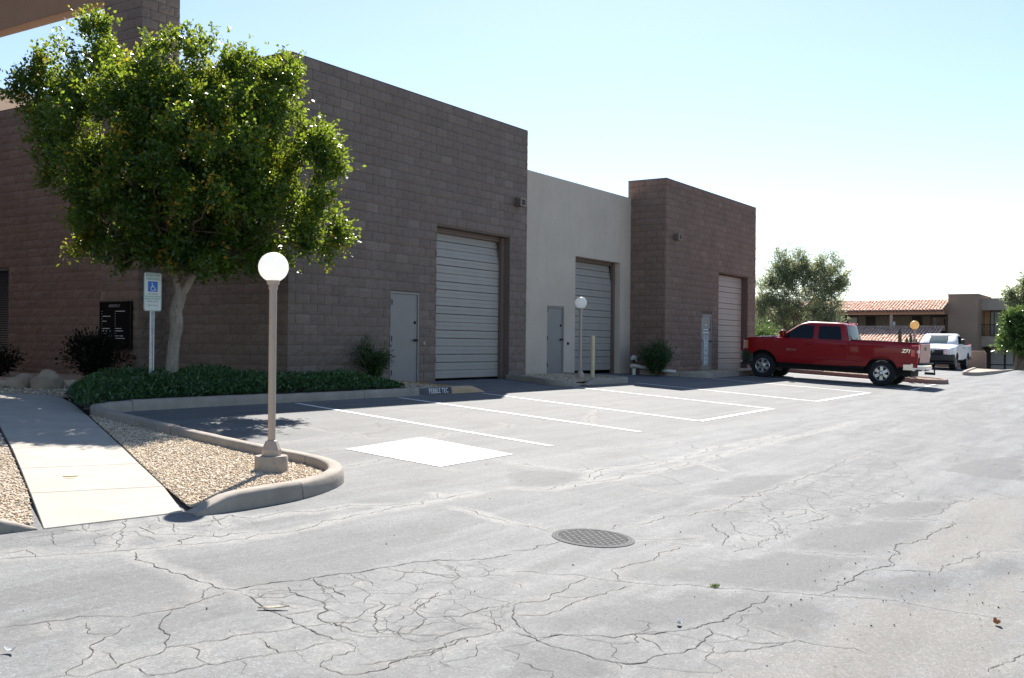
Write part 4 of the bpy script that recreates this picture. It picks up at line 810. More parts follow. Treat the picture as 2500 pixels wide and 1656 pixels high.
# --- groundcover
xs = [p[0] for p in bed]; ys = [p[1] for p in bed]; bed2 = [(8.25, 12.15), (8.85, 12.5), (9.5, 12.62), (15.3, 12.66), (16.3, 13.3), (16.4, 14.45), (14.2, 14.5), (13.0, 15.7), (10.4, 15.2), (9.25, 14.0), (8.8, 13.2), (8.3, 12.35)]
q = np.stack([RNG.uniform(8, 17, 60000), RNG.uniform(12, 16, 60000)], 1); q = q[inside(bed2, q[:, 0], q[:, 1])]
ed = seg_dist(q[:, 0], q[:, 1], bed2, True); bump_ = .75+.25*np.sin(q[:, 0]*2.3+np.sin(q[:, 1]*3.1)*1.4)*np.cos(q[:, 1]*2.7+q[:, 0])
hh = .31*np.clip(.35+ed/.4, 0, 1)*bump_*np.where(q[:, 0] > 15, np.clip((16.6-q[:, 0])/1.6, .25, 1), 1)
zz = hh*RNG.uniform(.15, 1, len(q))**.5*RNG.choice([1, 1, 1, 1.15], len(q)); d = unit(len(q)); d[:, 2] = np.abs(d[:, 2])*.7+.15
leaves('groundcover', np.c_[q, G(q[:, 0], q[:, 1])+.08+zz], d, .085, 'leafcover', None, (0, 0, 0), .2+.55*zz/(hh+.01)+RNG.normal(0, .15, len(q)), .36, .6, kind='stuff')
# --- shrubs
def shrub(label, loc, r, h, n, mat, size, asp=.4, feather=.3, cat='shrub'):
    t = thing('shrub', label, cat, (loc[0], loc[1], g(*loc)+.05)); mb = MB(); ns = 26; PP = []; DD = []
    for i in range(ns):
        a = random.uniform(0, 6.28); e = random.uniform(.15, 1); tip = Vector((math.cos(a)*r*e, math.sin(a)*r*e, h*random.uniform(.55, 1.05)*(1-.35*e*e))); pts = [Vector((0, 0, 0)), tip*.5+Vector((0, 0, h*.12)), tip]
        mb.tube(pts, [.012, .008, .003], 5); m = n//ns
        s = RNG.uniform(.15, 1.05, m)[:, None]; b = np.array(pts[1])*(1-np.abs(2*s-1))+np.array(tip)*np.clip(2*s-1, 0, 2)
        dv = unit(m); PP.append(b+dv*r*feather*RNG.uniform(.1, 1, (m, 1))); DD.append(dv*.8+np.array(tip)/h*.6)
    mb.build('stem', M['twig'], t); P = np.vstack(PP); P[:, 2] = np.maximum(P[:, 2], .03); leaves('foliage', P, np.vstack(DD), size, mat, t, (0, 0, 0), None, asp, .4); return t
shrub('feathery green shrub against the block wall just left of the first grey door', (16.25, 14.1), .42, .95, 3200, 'leafbush', .085, .22)
shrub('rounded dark green bush at the foot of the far block building', (28.95, 13.62), .62, 1.0, 5200, 'leafbush', .085, .28, .35)
shrub('nearly black shrub beneath the directory board on the pillar', (12.7, 18.3), .62, .9, 5200, 'leafdark', .09, .4, .35)
shrub('low dark shrub below the shaded window at far left', (12.2, 21.0), .5, .6, 2000, 'leafdark', .08, .4, .35)
shrub('low dark shrub at the very left edge behind the rocks', (11.6, 22.6), .5, .55, 2000, 'leafdark', .08, .4, .35)
for i, (x, y, r, h, l) in enumerate([(9.55, 15.75, .24, .17, 'low flat tan boulder at the left of the rock pair by the shaded wall'), (9.8, 15.4, .26, .24, 'rounder tan boulder at the right of the rock pair by the shaded wall')]):
    bm = bmesh.new(); bmesh.ops.create_icosphere(bm, subdivisions=3, radius=1)
    for v in bm.verts:
        n = v.co.copy(); k = 1+.16*math.sin(n.x*3.1+i)*math.cos(n.y*2.7)+.08*math.sin(n.z*7+n.x*5+i*2); v.co = Vector((n.x*r*1.1*k, n.y*r*.8*k, n.z*h*k))
    me = bpy.data.meshes.new('boulder'); bm.to_mesh(me); bm.free(); o = link('boulder', me, M['rock']); o.location = (x, y, g(x, y)+.08); tag(o, l, 'rock'); shade(o, 50)
# --- trees farther off
def far_tree(label, loc, zb, lobes, n, per, crad, size, mat, stems, upb=.5, asp=.3, cat='tree', twig=.5, r0=.05, bark='twig'):
    t = thing('tree', label, cat, (loc[0], loc[1], zb)); P, Dr, T, C = crown(lobes, n, per, crad, twig, upb, .35)
    leaves('crown', tow(P, t.location), tod(Dr), size, mat, t, tuple(t.location), T, asp, .3)
    mb = MB(); tops = []
    for (r1, d1, u1, rad) in stems:
        p = RTV*r1+FWV*d1+UPV*u1; mb.tube([(random.gauss(0, .15), random.gauss(0, .15), -.3), p*.35+np.array([random.gauss(0, .1), 0, .1]), p*.7+np.array([0, random.gauss(0, .15), 0]), p], [rad, rad*.8, rad*.65, rad*.45], 8); tops.append(p); tops.append(p*.7)
    shade(mb.build('trunk', M[bark], t), 60)
    mb = MB(); Cw = tod(C); idx = RNG.choice(len(Cw), min(len(Cw), 60), replace=False); branches(mb, tops, Cw[idx], r0*.5, t.location, .15); shade(mb.build('branches', M[bark], t), 60); return t
k = .0245  # metres per photo pixel out there
def fl(X, Y, rx, ry, cx, zb, kk, d=0, rd=None): return ((X-cx)*kk, d, (853-Y)*kk-zb, rx*kk, (rd or rx)*kk, ry*kk)
zb = -1.2; FT = lambda X, Y, rx, ry, d=0: fl(X, Y, rx, ry, 1945, zb, .0247, d)
far_tree('airy grey green tree behind the red pickup cab', (61.2, 19.55), zb, [FT(1945, 725, 60, 62), FT(1905, 690, 30, 40), FT(1940, 665, 28, 30), FT(1975, 690, 40, 40), FT(2020, 655, 24, 26), FT(2045, 668, 14, 14), FT(2030, 700, 22, 22), FT(2020, 735, 26, 22), FT(1870, 720, 16, 40), FT(1880, 770, 30, 30), FT(1960, 780, 60, 34), FT(2015, 775, 40, 22), FT(1858, 770, 12, 50), FT(1900, 645, 10, 18), FT(1948, 640, 8, 14)],
         300, 150, .30, .17, 'leafolive', [(-.9, 0, 3.2, .09), (.5, .2, 3.6, .1), (1.3, -.2, 3.3, .08), (-.2, -.3, 3.0, .1)], .4, .26, twig=.6)
shrub('bright green bush low beside the far block building, under the grey green tree', (48.6, 16.9), .95, 1.9, 2600, 'leafmid', .16, .4, .35)
zb = -1.6; RT2 = lambda X, Y, rx, ry, d=0: fl(X, Y, rx, ry, 2452, zb, .0247, d)
far_tree('dense glossy green tree at the right edge in front of the office building', (64.5, 8.1), zb, [RT2(2475, 805, 36, 30), RT2(2450, 838, 22, 18), RT2(2500, 820, 50, 50), RT2(2540, 800, 50, 60), RT2(2458, 790, 16, 16), RT2(2520, 850, 50, 20)],
         190, 170, .28, .22, 'leafmid', [(.3, 0, 1.6, .12), (.9, .1, 1.8, .1)], .4, .42)
zb = -1.9; RT3 = lambda X, Y, rx, ry, d=0: fl(X, Y, rx, ry, 2508, zb, .029, d)
far_tree('taller yellowish green tree reaching in at the right edge', (76.5, 8.3), zb, [RT3(2490, 722, 26, 18), RT3(2466, 735, 16, 10), RT3(2510, 700, 22, 22), RT3(2540, 720, 50, 50), RT3(2475, 755, 22, 9)],
         110, 130, .3, .24, 'leafolive', [(-.3, 0, 3.6, .12), (.6, 0, 4, .12)], .3, .4)
far_tree('green tree top peeping over the block parapet at far left', (10.5, 42), -1.0, [(-1.5, 0, 8.6, 1.4, 1.4, .75), (.1, .5, 8.75, .9, 1, .65), (-4, 0, 8.4, 2, 2, 1)], 90, 150, .3, .2, 'leafmid', [(0, 0, 6.8, .16)], .4, .4)

# ------------------------------------------------------------------ lamp posts, signs, bollard
def lamp_post(label, x, y, z, pad=True, gmat='globe'):
    t = thing('lamp_post', label, 'lamp', (x, y, z), 0, 'globe lamps round the lot'); b = 0
    if pad: shade(MB().lathe([(.165, -.25), (.168, .0), (.166, .135), (.158, .148), (.0, .15)], n=36).build('concrete_footing', M['kerb'], t), 40); b = .15
    shade(MB().lathe([(.098, b), (.098, b+.06), (.094, b+.066), (.058, b+.15), (.045, b+.155)], n=8 if pad else 20).build('base_cover', M['lamppaint'], t), 20)
    shade(MB().lathe([(.039, b+.15), (.039, b+1.69), (.047, b+1.695), (.047, b+1.74), (.062, b+1.745), (.068, b+1.785), (.055, b+1.795)], n=20).build('pole', M['lamppaint'], t), 40)
    R = .1525; c = b+1.78+R*.93; pr = [(R*math.sin(a), c-R*math.cos(a)) for a in np.linspace(.38, PI-.02, 26)]
    shade(MB().lathe(pr, n=40).build('globe', M[gmat], t), 60); return t
lamp_post('white globe lamp on a taupe pole and round concrete footing in the gravel point', 7.068, 7.40, -1.237).scale = (.95, .95, .95)
L2 = lamp_post('smaller looking white globe lamp in front of the cream wall beside the bollard', 23.27, 13.1, -.814, False)
L3 = lamp_post('yellowed globe lamp behind the red pickup bed', 36.72, 7.64, .80-1.922, False, 'globey')
L3.location = Vector((36.7, 7.663, .802))*(37.5/36.7)-Vector((0, 0, 1.922))
bo = thing('bollard', 'cream painted steel bollard on the small island', 'bollard', (24.33, 13.32, g(24.33, 13.32)+.05))
shade(MB().lathe([(.057, -.1), (.057, 1.12)], n=20).build('post', M['cream'], bo), 40); shade(MB().lathe([(.06, 1.1205), (.058, 1.145), (.035, 1.165), (.0, 1.17)], n=20).build('cap', M['cream'], bo), 60)
# reserved parking sign
sx, sy = 10.6, 13.82; sz = g(sx, sy)+.05; az = math.radians(262)   # the plate looks along az
sg = thing('parking_sign', 'tall white reserved parking sign with a blue wheelchair symbol on a steel post', 'sign', (sx, sy, sz), az+PI/2)
pm = MB(); H = 1.9
pm.prism([(-.038, .018), (-.038, .0), (-.026, .0), (-.018, .028), (.018, .028), (.026, .0), (.038, .0), (.038, .018), (.026, .018), (.021, .045), (-.021, .045), (-.026, .018)], 'z', -.3, H)
pm.build('post', M['galv'], sg)
hm = MB()
for i in range(37): hm.lathe([(.0085, .0272), (.0085, .0285)], (0, -.0, .02+i*.036), 8, 'y')
hl = hm.v; hm.v = [(a, b-.0, c) for a, b, c in hl]; o = hm.build('post_hole', M['drainhole'], sg); o['kind'] = 'stuff'
zt = 1.95; zc = zt-.305
def rrect(w, h, r, cx=0, cz=0, n=5):
    p = []
    for sx_, sz_, a0 in ((1, 1, 0), (-1, 1, 90), (-1, -1, 180), (1, -1, 270)):
        for i in range(n+1):
            a = math.radians(a0+90*i/n); p.append((cx+sx_*(w/2-r)+r*math.cos(a), cz+sz_*(h/2-r)+r*math.sin(a)))
    return p
plate = MB().prism(rrect(.305, .61, .03, 0, zc), 'y', -.006, -.003).build('plate', M['signwhite'], sg)
bd = MB(); oa, ib = rrect(.293, .598, .026, 0, zc), rrect(.283, .588, .021, 0, zc); n = len(oa)
bd.add([(x, -.0068, z) for x, z in oa]+[(x, -.0068, z) for x, z in ib], [(i, (i+1) % n, n+(i+1) % n, n+i) for i in range(n)]); bd.build('border', M['signgreen'], plate)
MB().prism(rrect(.17, .165, .012, 0, zc+.085), 'y', -.0075, -.0062).build('symbol_field', M['signblue'], plate)
TM = lambda x, z, y=-.0072: Matrix.Translation((x, y, z)) @ Matrix.Rotation(PI/2, 4, 'X')
for s_, z_, h_, c_ in (('RESERVED', zc+.262, .052, 'signgreen'), ('PARKING', zc+.205, .052, 'signgreen'), ('THIS VEHICLE', zc-.035, .027, 'signgreen'), ('DISPLAYING DISABLED', zc-.075, .025, 'signgreen'), ('PERSON OR VETERAN', zc-.113, .025, 'signgreen'), ('PLATES ONLY', zc-.155, .03, 'signgreen'), ('SUBJECT TO FINE', zc-.215, .022, 'signgreen')):
    place_text('lettering', s_, h_*1.05, M[c_], plate, TM(0, z_), bold=.0006)
wc = MB(); cz = zc+.08; Y_ = -.0085
def arcpts(cx, cz_, r, a0, a1, n=16): return [(cx+r*math.cos(math.radians(a0+(a1-a0)*i/n)), Y_, cz_+r*math.sin(math.radians(a0+(a1-a0)*i/n))) for i in range(n+1)]
wc.tube(arcpts(.0, cz-.025, .036, 110, 350), .0052, 6); wc.tube([(-.012, Y_, cz+.035), (-.008, Y_, cz-.002), (.026, Y_, cz-.004), (.042, Y_, cz-.05), (.058, Y_, cz-.046)], .0065, 6); wc.tube([(-.01, Y_, cz+.018), (.02, Y_, cz+.018)], .0045, 6); wc.lathe([(.0105, 0), (.0105, -.003)], (-.013, -.0075, cz+.053), 14, 'y')
wc.build('wheelchair_symbol', M['white'], plate)
# directory board on the pillar
db = thing('directory_board', 'black tenant directory board with small white lines on the block pillar', 'sign', (13.575, 18.86, .49), -PI/2)
bw, bh = 1.06, 1.02
MB().box((-bw/2, -.03, -bh/2-.16), (bw/2, .0, bh/2-.16+.0)).build('panel', M['board'], db)
fr = MB(); z0, z1 = -bh/2-.16, bh/2-.16
fr.box((-bw/2, -.05, z1-.02), (bw/2, -.0302, z1)); fr.box((-bw/2, -.05, z0), (bw/2, -.0302, z0+.02)); fr.box((-bw/2, -.05, z0+.0205), (-bw/2+.02, -.0302, z1-.0205)); fr.box((bw/2-.02, -.05, z0+.0205), (bw/2, -.0302, z1-.0205)); fr.build('frame', M['blackmetal'], db)
place_text('heading', "ARBORS II", .085, M['greyprint'], db, TM(-.05, z1-.1, -.032))
ln = MB()
for col, x0 in ((0, -.47), (1, -.02)):
    for r in range(13):
        z = z1-.22-r*.052; ln.box((x0, -.033, z), (x0+.018, -.0305, z+.012))
for col, r, w in ((0, 2, .26), (0, 4, .15), (0, 7, .27), (0, 8, .28), (0, 9, .33), (0, 10, .32), (0, 12, .2), (1, 0, .3), (1, 7, .2), (1, 8, .24), (1, 10, .25), (1, 11, .32)):
    x = (-.47, -.02)[col]+.04; z = z1-.22-r*.052; e = x+w
    while x < e-.02: q = min(e, x+random.uniform(.04, .09)); ln.box((x, -.033, z), (q-.012, -.0305, z+.013)); x = q
o = ln.build('tenant_lines', M['white'], db)
# pipe fixture by the cream wall
pf = thing('pipe_fixture', 'white valve and elbow pipe at the corner of the cream wall', 'pipe', (28.68, 14.25, g(28.7, 14.25)))
b = MB(); b.tube([(0, 0, 0), (0, 0, .2)], .06, 12); b.tube([(-.12, .02, .28), (.0, 0, .28), (.55, -.55, .15), (1.0, -.95, .1)], [.06, .06, .05, .05], 12); shade(b.build('elbow_pipe', M['pvc'], pf), 50)
b = MB(); b.tube([(0, 0, .28), (0, 0, .46)], .03, 10); shade(b.build('riser', M['blackmetal'], pf), 50)
b = MB(); b.tube([(-.15, 0, .5), (-.05, 0, .53), (.12, 0, .52)], [.05, .075, .06], 12); b.tube([(.1, 0, .5), (.16, -.02, .42)], .025, 8); shade(b.build('valve', M['pvc'], pf), 50)
# drain cover
dx_, dy_ = 7.07, 3.85; dc = thing('drain_cover', 'round slotted iron drain cover sunk in the asphalt', 'drain', (dx_, dy_, g(dx_, dy_)+.004));R = .29
def tilt(mb):
    x0, y0, z0 = dc.location; mb.v = [(a, b, c+g(x0+a, y0+b)-g(x0, y0)) for a, b, c in mb.v]; return mb
shade(tilt(MB().lathe([(R+.034, .0), (R+.03, .002), (R+.024, .0032), (R+.006, .0032), (R+.004, -.002)], n=56, cap=False)).build('ring', M['iron'], dc), 40)
tilt(MB().lathe([(R+.003, -.001), (R+.003, .0005)], n=48)).build('void', M['drainhole'], dc)
gr = MB(); ca, sa = math.cos(math.radians(-97)), math.sin(math.radians(-97)); pit = .033; m = int(2*R/pit)+1
def bar(u0, u1, v0, v1): gr.add([(u*ca-v*sa, u*sa+v*ca, z) for z in (.0008, .0024) for u, v in ((u0, v0), (u1, v0), (u1, v1), (u0, v1))], [(4, 5, 6, 7), (0, 1, 5, 4), (1, 2, 6, 5), (2, 3, 7, 6), (3, 0, 4, 7)])
for i in range(m):
    v = -R+pit*(i+.5)-.5*(m*pit-2*R); e = math.sqrt(max(0, (R-.012)**2-(abs(v)+.012)**2))
    if e > .03: bar(-e, e, v-.0065, v+.0065)
    v2 = v+pit/2; e2 = math.sqrt(max(0, (R-.012)**2-(abs(v2)+.012)**2)); u = -R+(i % 2)*.044+.02
    while u < e2:
        if u > -e2 and e2 > .05: bar(u, min(u+.022, e2), v2-.0098, v2+.0098)
        u += .088
tilt(gr); gr.build('grate', M['iron'], dc)
tilt(MB().lathe([(R+.003, .0008), (R+.003, .003), (R-.016, .003), (R-.016, .0008)], n=48, cap=False)).build('rim', M['iron'], dc)
# litter
def leaf_thing(label, x, y, L, w, mat, rz, cat='leaf', curl=.02):
    mb = MB(); n = 7; vs = []
    for i in range(n+1):
        t = i/n; ww = w*math.sin(PI*min(1, t*.9+.05))**.8/2
        for s in (-1, 0, 1): vs.append((L*(t-.5), s*ww, .006+curl*(abs(t-.5)*2)**2+(abs(s)*.008)))
    mb.add(vs, [(3*i+j, 3*i+j+1, 3*i+j+4, 3*i+j+3) for i in range(n) for j in range(2)]); me = mb.mesh('leaf'); o = link('fallen_leaf', me, M[mat]); o.location = (x, y, g(x, y)+.002); o.rotation_euler = (0, 0, rz); tag(o, label, cat)
leaf_thing('long pale straw coloured leaf on the cracked asphalt', 4.04, 4.2, .17, .03, 'strawleaf', -.75, curl=.004)
leaf_thing('crumpled orange brown leaf on the asphalt at lower right', 6.87, .945, .06, .04, 'dryleaf', .6, curl=.03)
leaf_thing('small white scrap at the lower left edge', 2.72, 4.54, .06, .025, 'white', -1.2, 'litter')
leaf_thing('white scrap on the darker asphalt patch near the bottom', 5.44, 2.4, .05, .03, 'white', .3, 'litter')
leaf_thing('yellow green leaf lying on the sunny concrete path', 5.35, 8.05, .12, .02, 'yellowleaf', -.6, curl=.004)
for x, y, z in ((5.35, 8.05, .05),):
    bpy.data.objects[[o.name for o in bpy.data.objects if o.name.startswith('fallen_leaf')][-1]].location.z = g(x, y)+.05
wd = thing('weed', 'tiny green weed growing from a crack in the asphalt', 'weed', (6.395, 2.573, g(6.395, 2.573)))
q = np.zeros((60, 3)); q[:, :2] = RNG.normal(0, .02, (60, 2)); dd_ = unit(60); dd_[:, 2] = np.abs(dd_[:, 2])+.3; leaves('blade', q*.6, dd_, .024, 'leafmid', wd, (0, 0, 0), None, .25)
# cacti in the island
for i, (x, y, zt_, r, l) in enumerate([(37.56, 8.33, .72, .055, 'tallest columnar cactus behind the red pickup bed'), (37.70, 8.13, .42, .045, 'shortest columnar cactus behind the red pickup bed'), (37.78, 8.01, .53, .048, 'columnar cactus nearest the yellowed globe lamp')]):
    zb_ = g(x, y)+.08; mb = MB(); n = 26; vs = []; H_ = zt_-zb_; ks = 12
    for k_ in range(ks+1):
        t_ = k_/ks; rr = r*(1.0 if t_ < .9 else max(.05, math.sqrt(max(0, 1-((t_-.9)/.1)**2))))
        for a in range(n): rad = rr*(1+.13*(1 if a % 2 else -1)); th = 2*PI*a/n; vs.append((rad*math.cos(th), rad*math.sin(th), H_*t_))
    mb.add(vs, [(k_*n+a, k_*n+(a+1) % n, (k_+1)*n+(a+1) % n, (k_+1)*n+a) for k_ in range(ks) for a in range(n)]+[tuple(range(ks*n, ks*n+n))])
    o = link('cactus', mb.mesh('cactus'), M['cactus']); o.location = (x, y, zb_); tag(o, l, 'cactus', 'cacti in the gravel island')
# street light over the far tree
sl = thing('street_light', 'grey cobra head street light sticking out above the grey green tree', 'street light', (75.5, 21.9, -1.6))
Rv = lambda r, z: RTV*r+UPV*z
shade(MB().tube([Rv(.35, 0), Rv(.35, 6.4), Rv(.28, 7.1), Rv(.05, 7.6), Rv(-.35, 7.75)], [.09, .07, .055, .05, .045], 10).build('pole', M['galv'], sl), 60)
shade(MB().tube([Rv(-.3, 7.76), Rv(-.5, 7.78), Rv(-.95, 7.76), Rv(-1.1, 7.74)], [.06, .14, .15, .05], 12).build('lamp_head', M['galv'], sl), 60)
# ------------------------------------------------------------------ far office building with clay tiles
E_ = thing('office_building', 'two storey office building with clay tile roofs and a brown stucco tower', 'building', (92, 18, -1.93))
org = (92, 18, -1.93)
def part(name, mat, *boxes, bevel=0):
    m = MB()
    for a, b in boxes: m.box(a, b)
    return m.build(name, M[mat], E_, world=True, bevel=bevel)
part('tower', 'tower', ((92, 14.273, -2.2), (99, 16.55, 4.505)))
part('tower_coping', 'corridor', ((91.96, 14.23, 4.5055), (99.04, 16.59, 4.6)))
part('corridor_wall', 'corridor', ((94.5, 16.5505, -2.2), (102, 33, 4.1)))
part('corridor_floor', 'corridor', ((90.62, 16.5505, .85), (94.4995, 33, 1.0)))
part('parapet', 'wing', ((90.42, 16.5505, 1.5), (90.6, 33, 1.925)))
part('lower_wall', 'corridor', ((90.62, 16.5505, -2.2), (90.8, 33, .845)))
part('fascia', 'fascia', ((90.25, 16.5505, 2.86), (90.4, 33, 3.12)))
part('ceiling', 'corridor', ((90.405, 16.5505, 2.9), (94.4995, 33, 2.96)))
for k_ in range(19):
    y = 16.9+k_*.84; MB().box((89.95, y, 3.0), (90.249, y+.12, 3.13)).build('rafter_tail', M['fascia'], E_, world=True)
for y in (20.75, 25.3, 29.9): part('post', 'wing', ((90.28, y-.11, 1.6), (90.415, y+.11, 2.858)))
def wdw(y0, y1, z0, z1, x, mat, name='window', nb=0):
    f = MB(); f.box((x-.06, y0, z0), (x-.005, y0+.07, z1)); f.box((x-.06, y1-.07, z0), (x-.005, y1, z1)); f.box((x-.06, y0+.0705, z1-.07), (x-.005, y1-.0705, z1)); f.box((x-.06, y0+.0705, z0), (x-.005, y1-.0705, z0+.07))
    for b_ in range(nb): yy = y0+(y1-y0)*(b_+1)/(nb+1); f.box((x-.055, yy-.03, z0+.071), (x-.005, yy+.03, z1-.071))
    o = f.build(name, M['brown'], E_, world=True); p_ = MB().box((x-.03, y0+.06, z0+.06), (x-.012, y1-.06, z1-.06)); q_ = p_.build('pane', M[mat], o); q_.data.transform(Matrix.Translation(-Vector(org))); return o
wdw(17.25, 18.40, 1.05, 2.86, 94.5, 'glass'); wdw(24.58, 25.50, 1.05, 2.86, 94.5, 'shadeglass'); wdw(25.62, 26.68, 1.05, 2.86, 94.5, 'glass'); wdw(27.5, 29, 1.05, 2.86, 94.5, 'glass')
for y0, y1 in ((23.06, 23.89), (19.12, 19.93)): part('door', 'brown', ((94.44, y0, 1.02), (94.4985, y1, 2.85)))
part('wall_box', 'pvc', ((90.42, 20.45, 1.93), (90.6, 20.85, 2.27)), bevel=.02)
part('downlight', 'white', ((94.3, 17.12, 2.6), (94.42, 17.22, 2.72))); 
def tile_roof(x0, z0, x1, z1, ya, yb, nrow, name):
    """barrel tiles: half-round courses overlapping down the slope"""
    pitch = .27; nc = int((yb-ya)/pitch); V_ = []; F_ = []; Rn = []; sl_ = math.atan2(z1-z0, x1-x0); L_ = math.hypot(x1-x0, z1-z0)/nrow; dxx, dzz = math.cos(sl_), math.sin(sl_); na = 7; b0 = 0
    for c in range(nc):
        yc = ya+pitch*(c+.5)
        for r in range(nrow):
            s0 = L_*r; rn = random.random(); j = random.gauss(0, .008); rj = random.gauss(0, .006)
            for e, (s, rad, lift) in enumerate(((s0, .105, .016), (s0+L_*1.02, .098, .002))):
                for a in range(na):
                    th = PI*a/(na-1); yy = yc+rad*math.cos(th)*1.12+j; hh_ = rad*math.sin(th)+lift+rj; V_.append((x0+dxx*s-dzz*hh_-org[0], yy-org[1], z0+dzz*s+dxx*hh_-org[2])); Rn.append(rn)
            F_ += [(b0+a, b0+a+1, b0+na+a+1, b0+na+a) for a in range(na-1)]; b0 += 2*na
    me = bpy.data.meshes.new(name); me.from_pydata(V_, [], F_); attr(me, 'rnd', Rn); o = link(name, me, M['tile'], E_); o['kind'] = 'stuff'
    base = MB(); base.add([(x0+.03, ya, z0-.02), (x1, ya, z1-.02), (x1, yb, z1-.02), (x0+.03, yb, z0-.02), (x0+.03, ya, z0-.1), (x1, ya, z1-.1), (x1, yb, z1-.1), (x0+.03, yb, z0-.1)], [(0, 1, 2, 3), (7, 6, 5, 4), (0, 4, 5, 1), (1, 5, 6, 2), (2, 6, 7, 3), (3, 7, 4, 0)])
    base.build('roof_deck', M['mortarr'], E_, world=True)
tile_roof(89.9, 3.17, 93.2, 4.16, 16.58, 31, 9, 'roof_tiles'); tile_roof(85.4, .22, 90.4, 1.80, 16.58, 31, 14, 'roof_tiles')
part('rear_wall', 'corridor', ((93.205, 16.5505, 4.1005), (93.4, 33, 4.2)))
part('wing_parapet', 'wing', ((94, 6, 3.29), (94.3, 14.272, 4.29))); part('wing_wall', 'tower', ((95.6, 6, -2.2), (101, 14.272, 4.1))); part('wing_slab', 'wing', ((94, 6, .23), (95.5995, 14.272, 1.1)))
part('wing_soffit', 'corridor', ((94.3005, 6, 3.3), (95.5995, 14.272, 3.4)))
part('panel', 'orange', ((95.54, 13.86, 1.1005), (95.5985, 14.78-.52, 3.2995)))
wdw(12.66, 13.84, 1.101, 3.29, 95.6, 'shadeglass'); wdw(11.2, 12.64, 1.101, 3.29, 95.6, 'glass')
wdw(12.68, 13.82, -1.9, .225, 95.6, 'shadeglass', nb=0); wdw(11.95, 12.66, -1.9, .225, 95.6, 'shadeglass'); part('lower_door', 'brown', ((95.55, 13.83, -1.93), (95.598, 14.27, .22)))
part('transom', 'blackmetal', ((95.5, 11.95, -1.33), (95.535, 13.82, -1.25)))
rl = thing('balcony_railing', None, None, (93.95-92, 10-18, 1.1+1.93)); rl.parent = E_
MB().box((-.03, -4, .93), (.03, 4.27, 1.02)).build('top_rail', M['brown'], rl); MB().box((-.02, -4, .08), (.02, 4.27, .13)).build('bottom_rail', M['brown'], rl)
bal = MB().box((-.012, 4.2, .1305), (.012, 4.225, .9295)).build('baluster', M['brown'], rl)
for k_ in range(1, 44): c_ = bal.copy(); COL.objects.link(c_); c_.parent = rl; c_.location = (0, -.19*k_, 0)
part('railing_post', 'brown', ((93.9, 13.25, 1.1005), (94.0-.0005, 13.33, 3.2895)))
an = thing('antenna', None, None, (95-92, 25.71-18, 4.1+1.93)); an.parent = E_; shade(MB().tube([(0, 0, 0), (0, 0, 1.05)], .018, 6).build('mast', M['galv'], an), 60)
bb = thing('distant_building', 'low grey building with a white roof edge behind the grey green tree', 'building', (112, 37, -2))
MB().box((110, 33, -2.2), (120, 46, 4.3)).build('wall', M['wing'], bb, world=True); MB().box((109.8, 32.8, 4.3005), (120, 46, 5.35)).build('roof_edge', M['white'], bb, world=True)
lw = thing('low_wall', 'low tan stucco wall with a rounded corner behind the white pickup', 'wall', (56, 8.7, -.95))
wl_ = MB().prism([(8.30, -1.3), (8.30, -.19), (8.34, -.13), (8.4, -.11), (12.5, -.11), (12.5, -1.3)], 'x', 56.0, 56.22); wl_.build('wall', M['tower'], lw, world=True)
MB().box((55.98, 8.36, -.1095), (56.24, 12.5, -.08)).build('cap', M['tanstucco'], lw, world=True, bevel=.008)

# ------------------------------------------------------------------ pickups (built along +x = forward, +y = left)
def car_paint(name, c, flake=.0):
    t = NT(name); t.col(c); t.p(rough=.4, coat=.45, coatr=.03, spec=.3); return t.m
M['red'] = car_paint('red_car_paint', (.29, .001, .005)); M['whitepaint'] = car_paint('white_car_paint', (.78, .79, .8))
M['chrome'] = simple('chrome', (.75, .76, .78), .1, 1, var=.02); M['alloy'] = simple('polished_alloy', (.6, .6, .6), .25, .9, var=.04)
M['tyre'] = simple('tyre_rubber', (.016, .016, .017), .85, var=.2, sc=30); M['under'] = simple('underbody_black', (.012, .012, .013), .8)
M['cglass'] = m_glass('tinted_car_glass', (.006, .009, .014), .03, .3); M['rglass'] = m_glass('dark_rear_glass', (.012, .02, .022), .08, .1); M['lens'] = simple('clear_lens', (.62, .66, .7), .12, .2, var=.25, sc=25, coat=1)
M['amber'] = simple('amber_lens', (.85, .3, .02), .2, coat=1); M['redlens'] = simple('red_lens', (.8, .03, .025), .25, var=.3, sc=20, coat=1); M['blackplastic'] = simple('black_plastic', (.02, .02, .022), .55)
M['steelwheel'] = simple('grey_steel_wheel', (.42, .42, .43), .4, .6); M['clearglass'] = NT('windshield_glass').m
t = NT('windshield_glass'); t.col((.05, .095, .1)); t.p(rough=.05, spec=.25); t.p(alpha=.72); M['clearglass'] = t.m
M['seat'] = simple('grey_seat_cloth', (.22, .22, .22), .9)
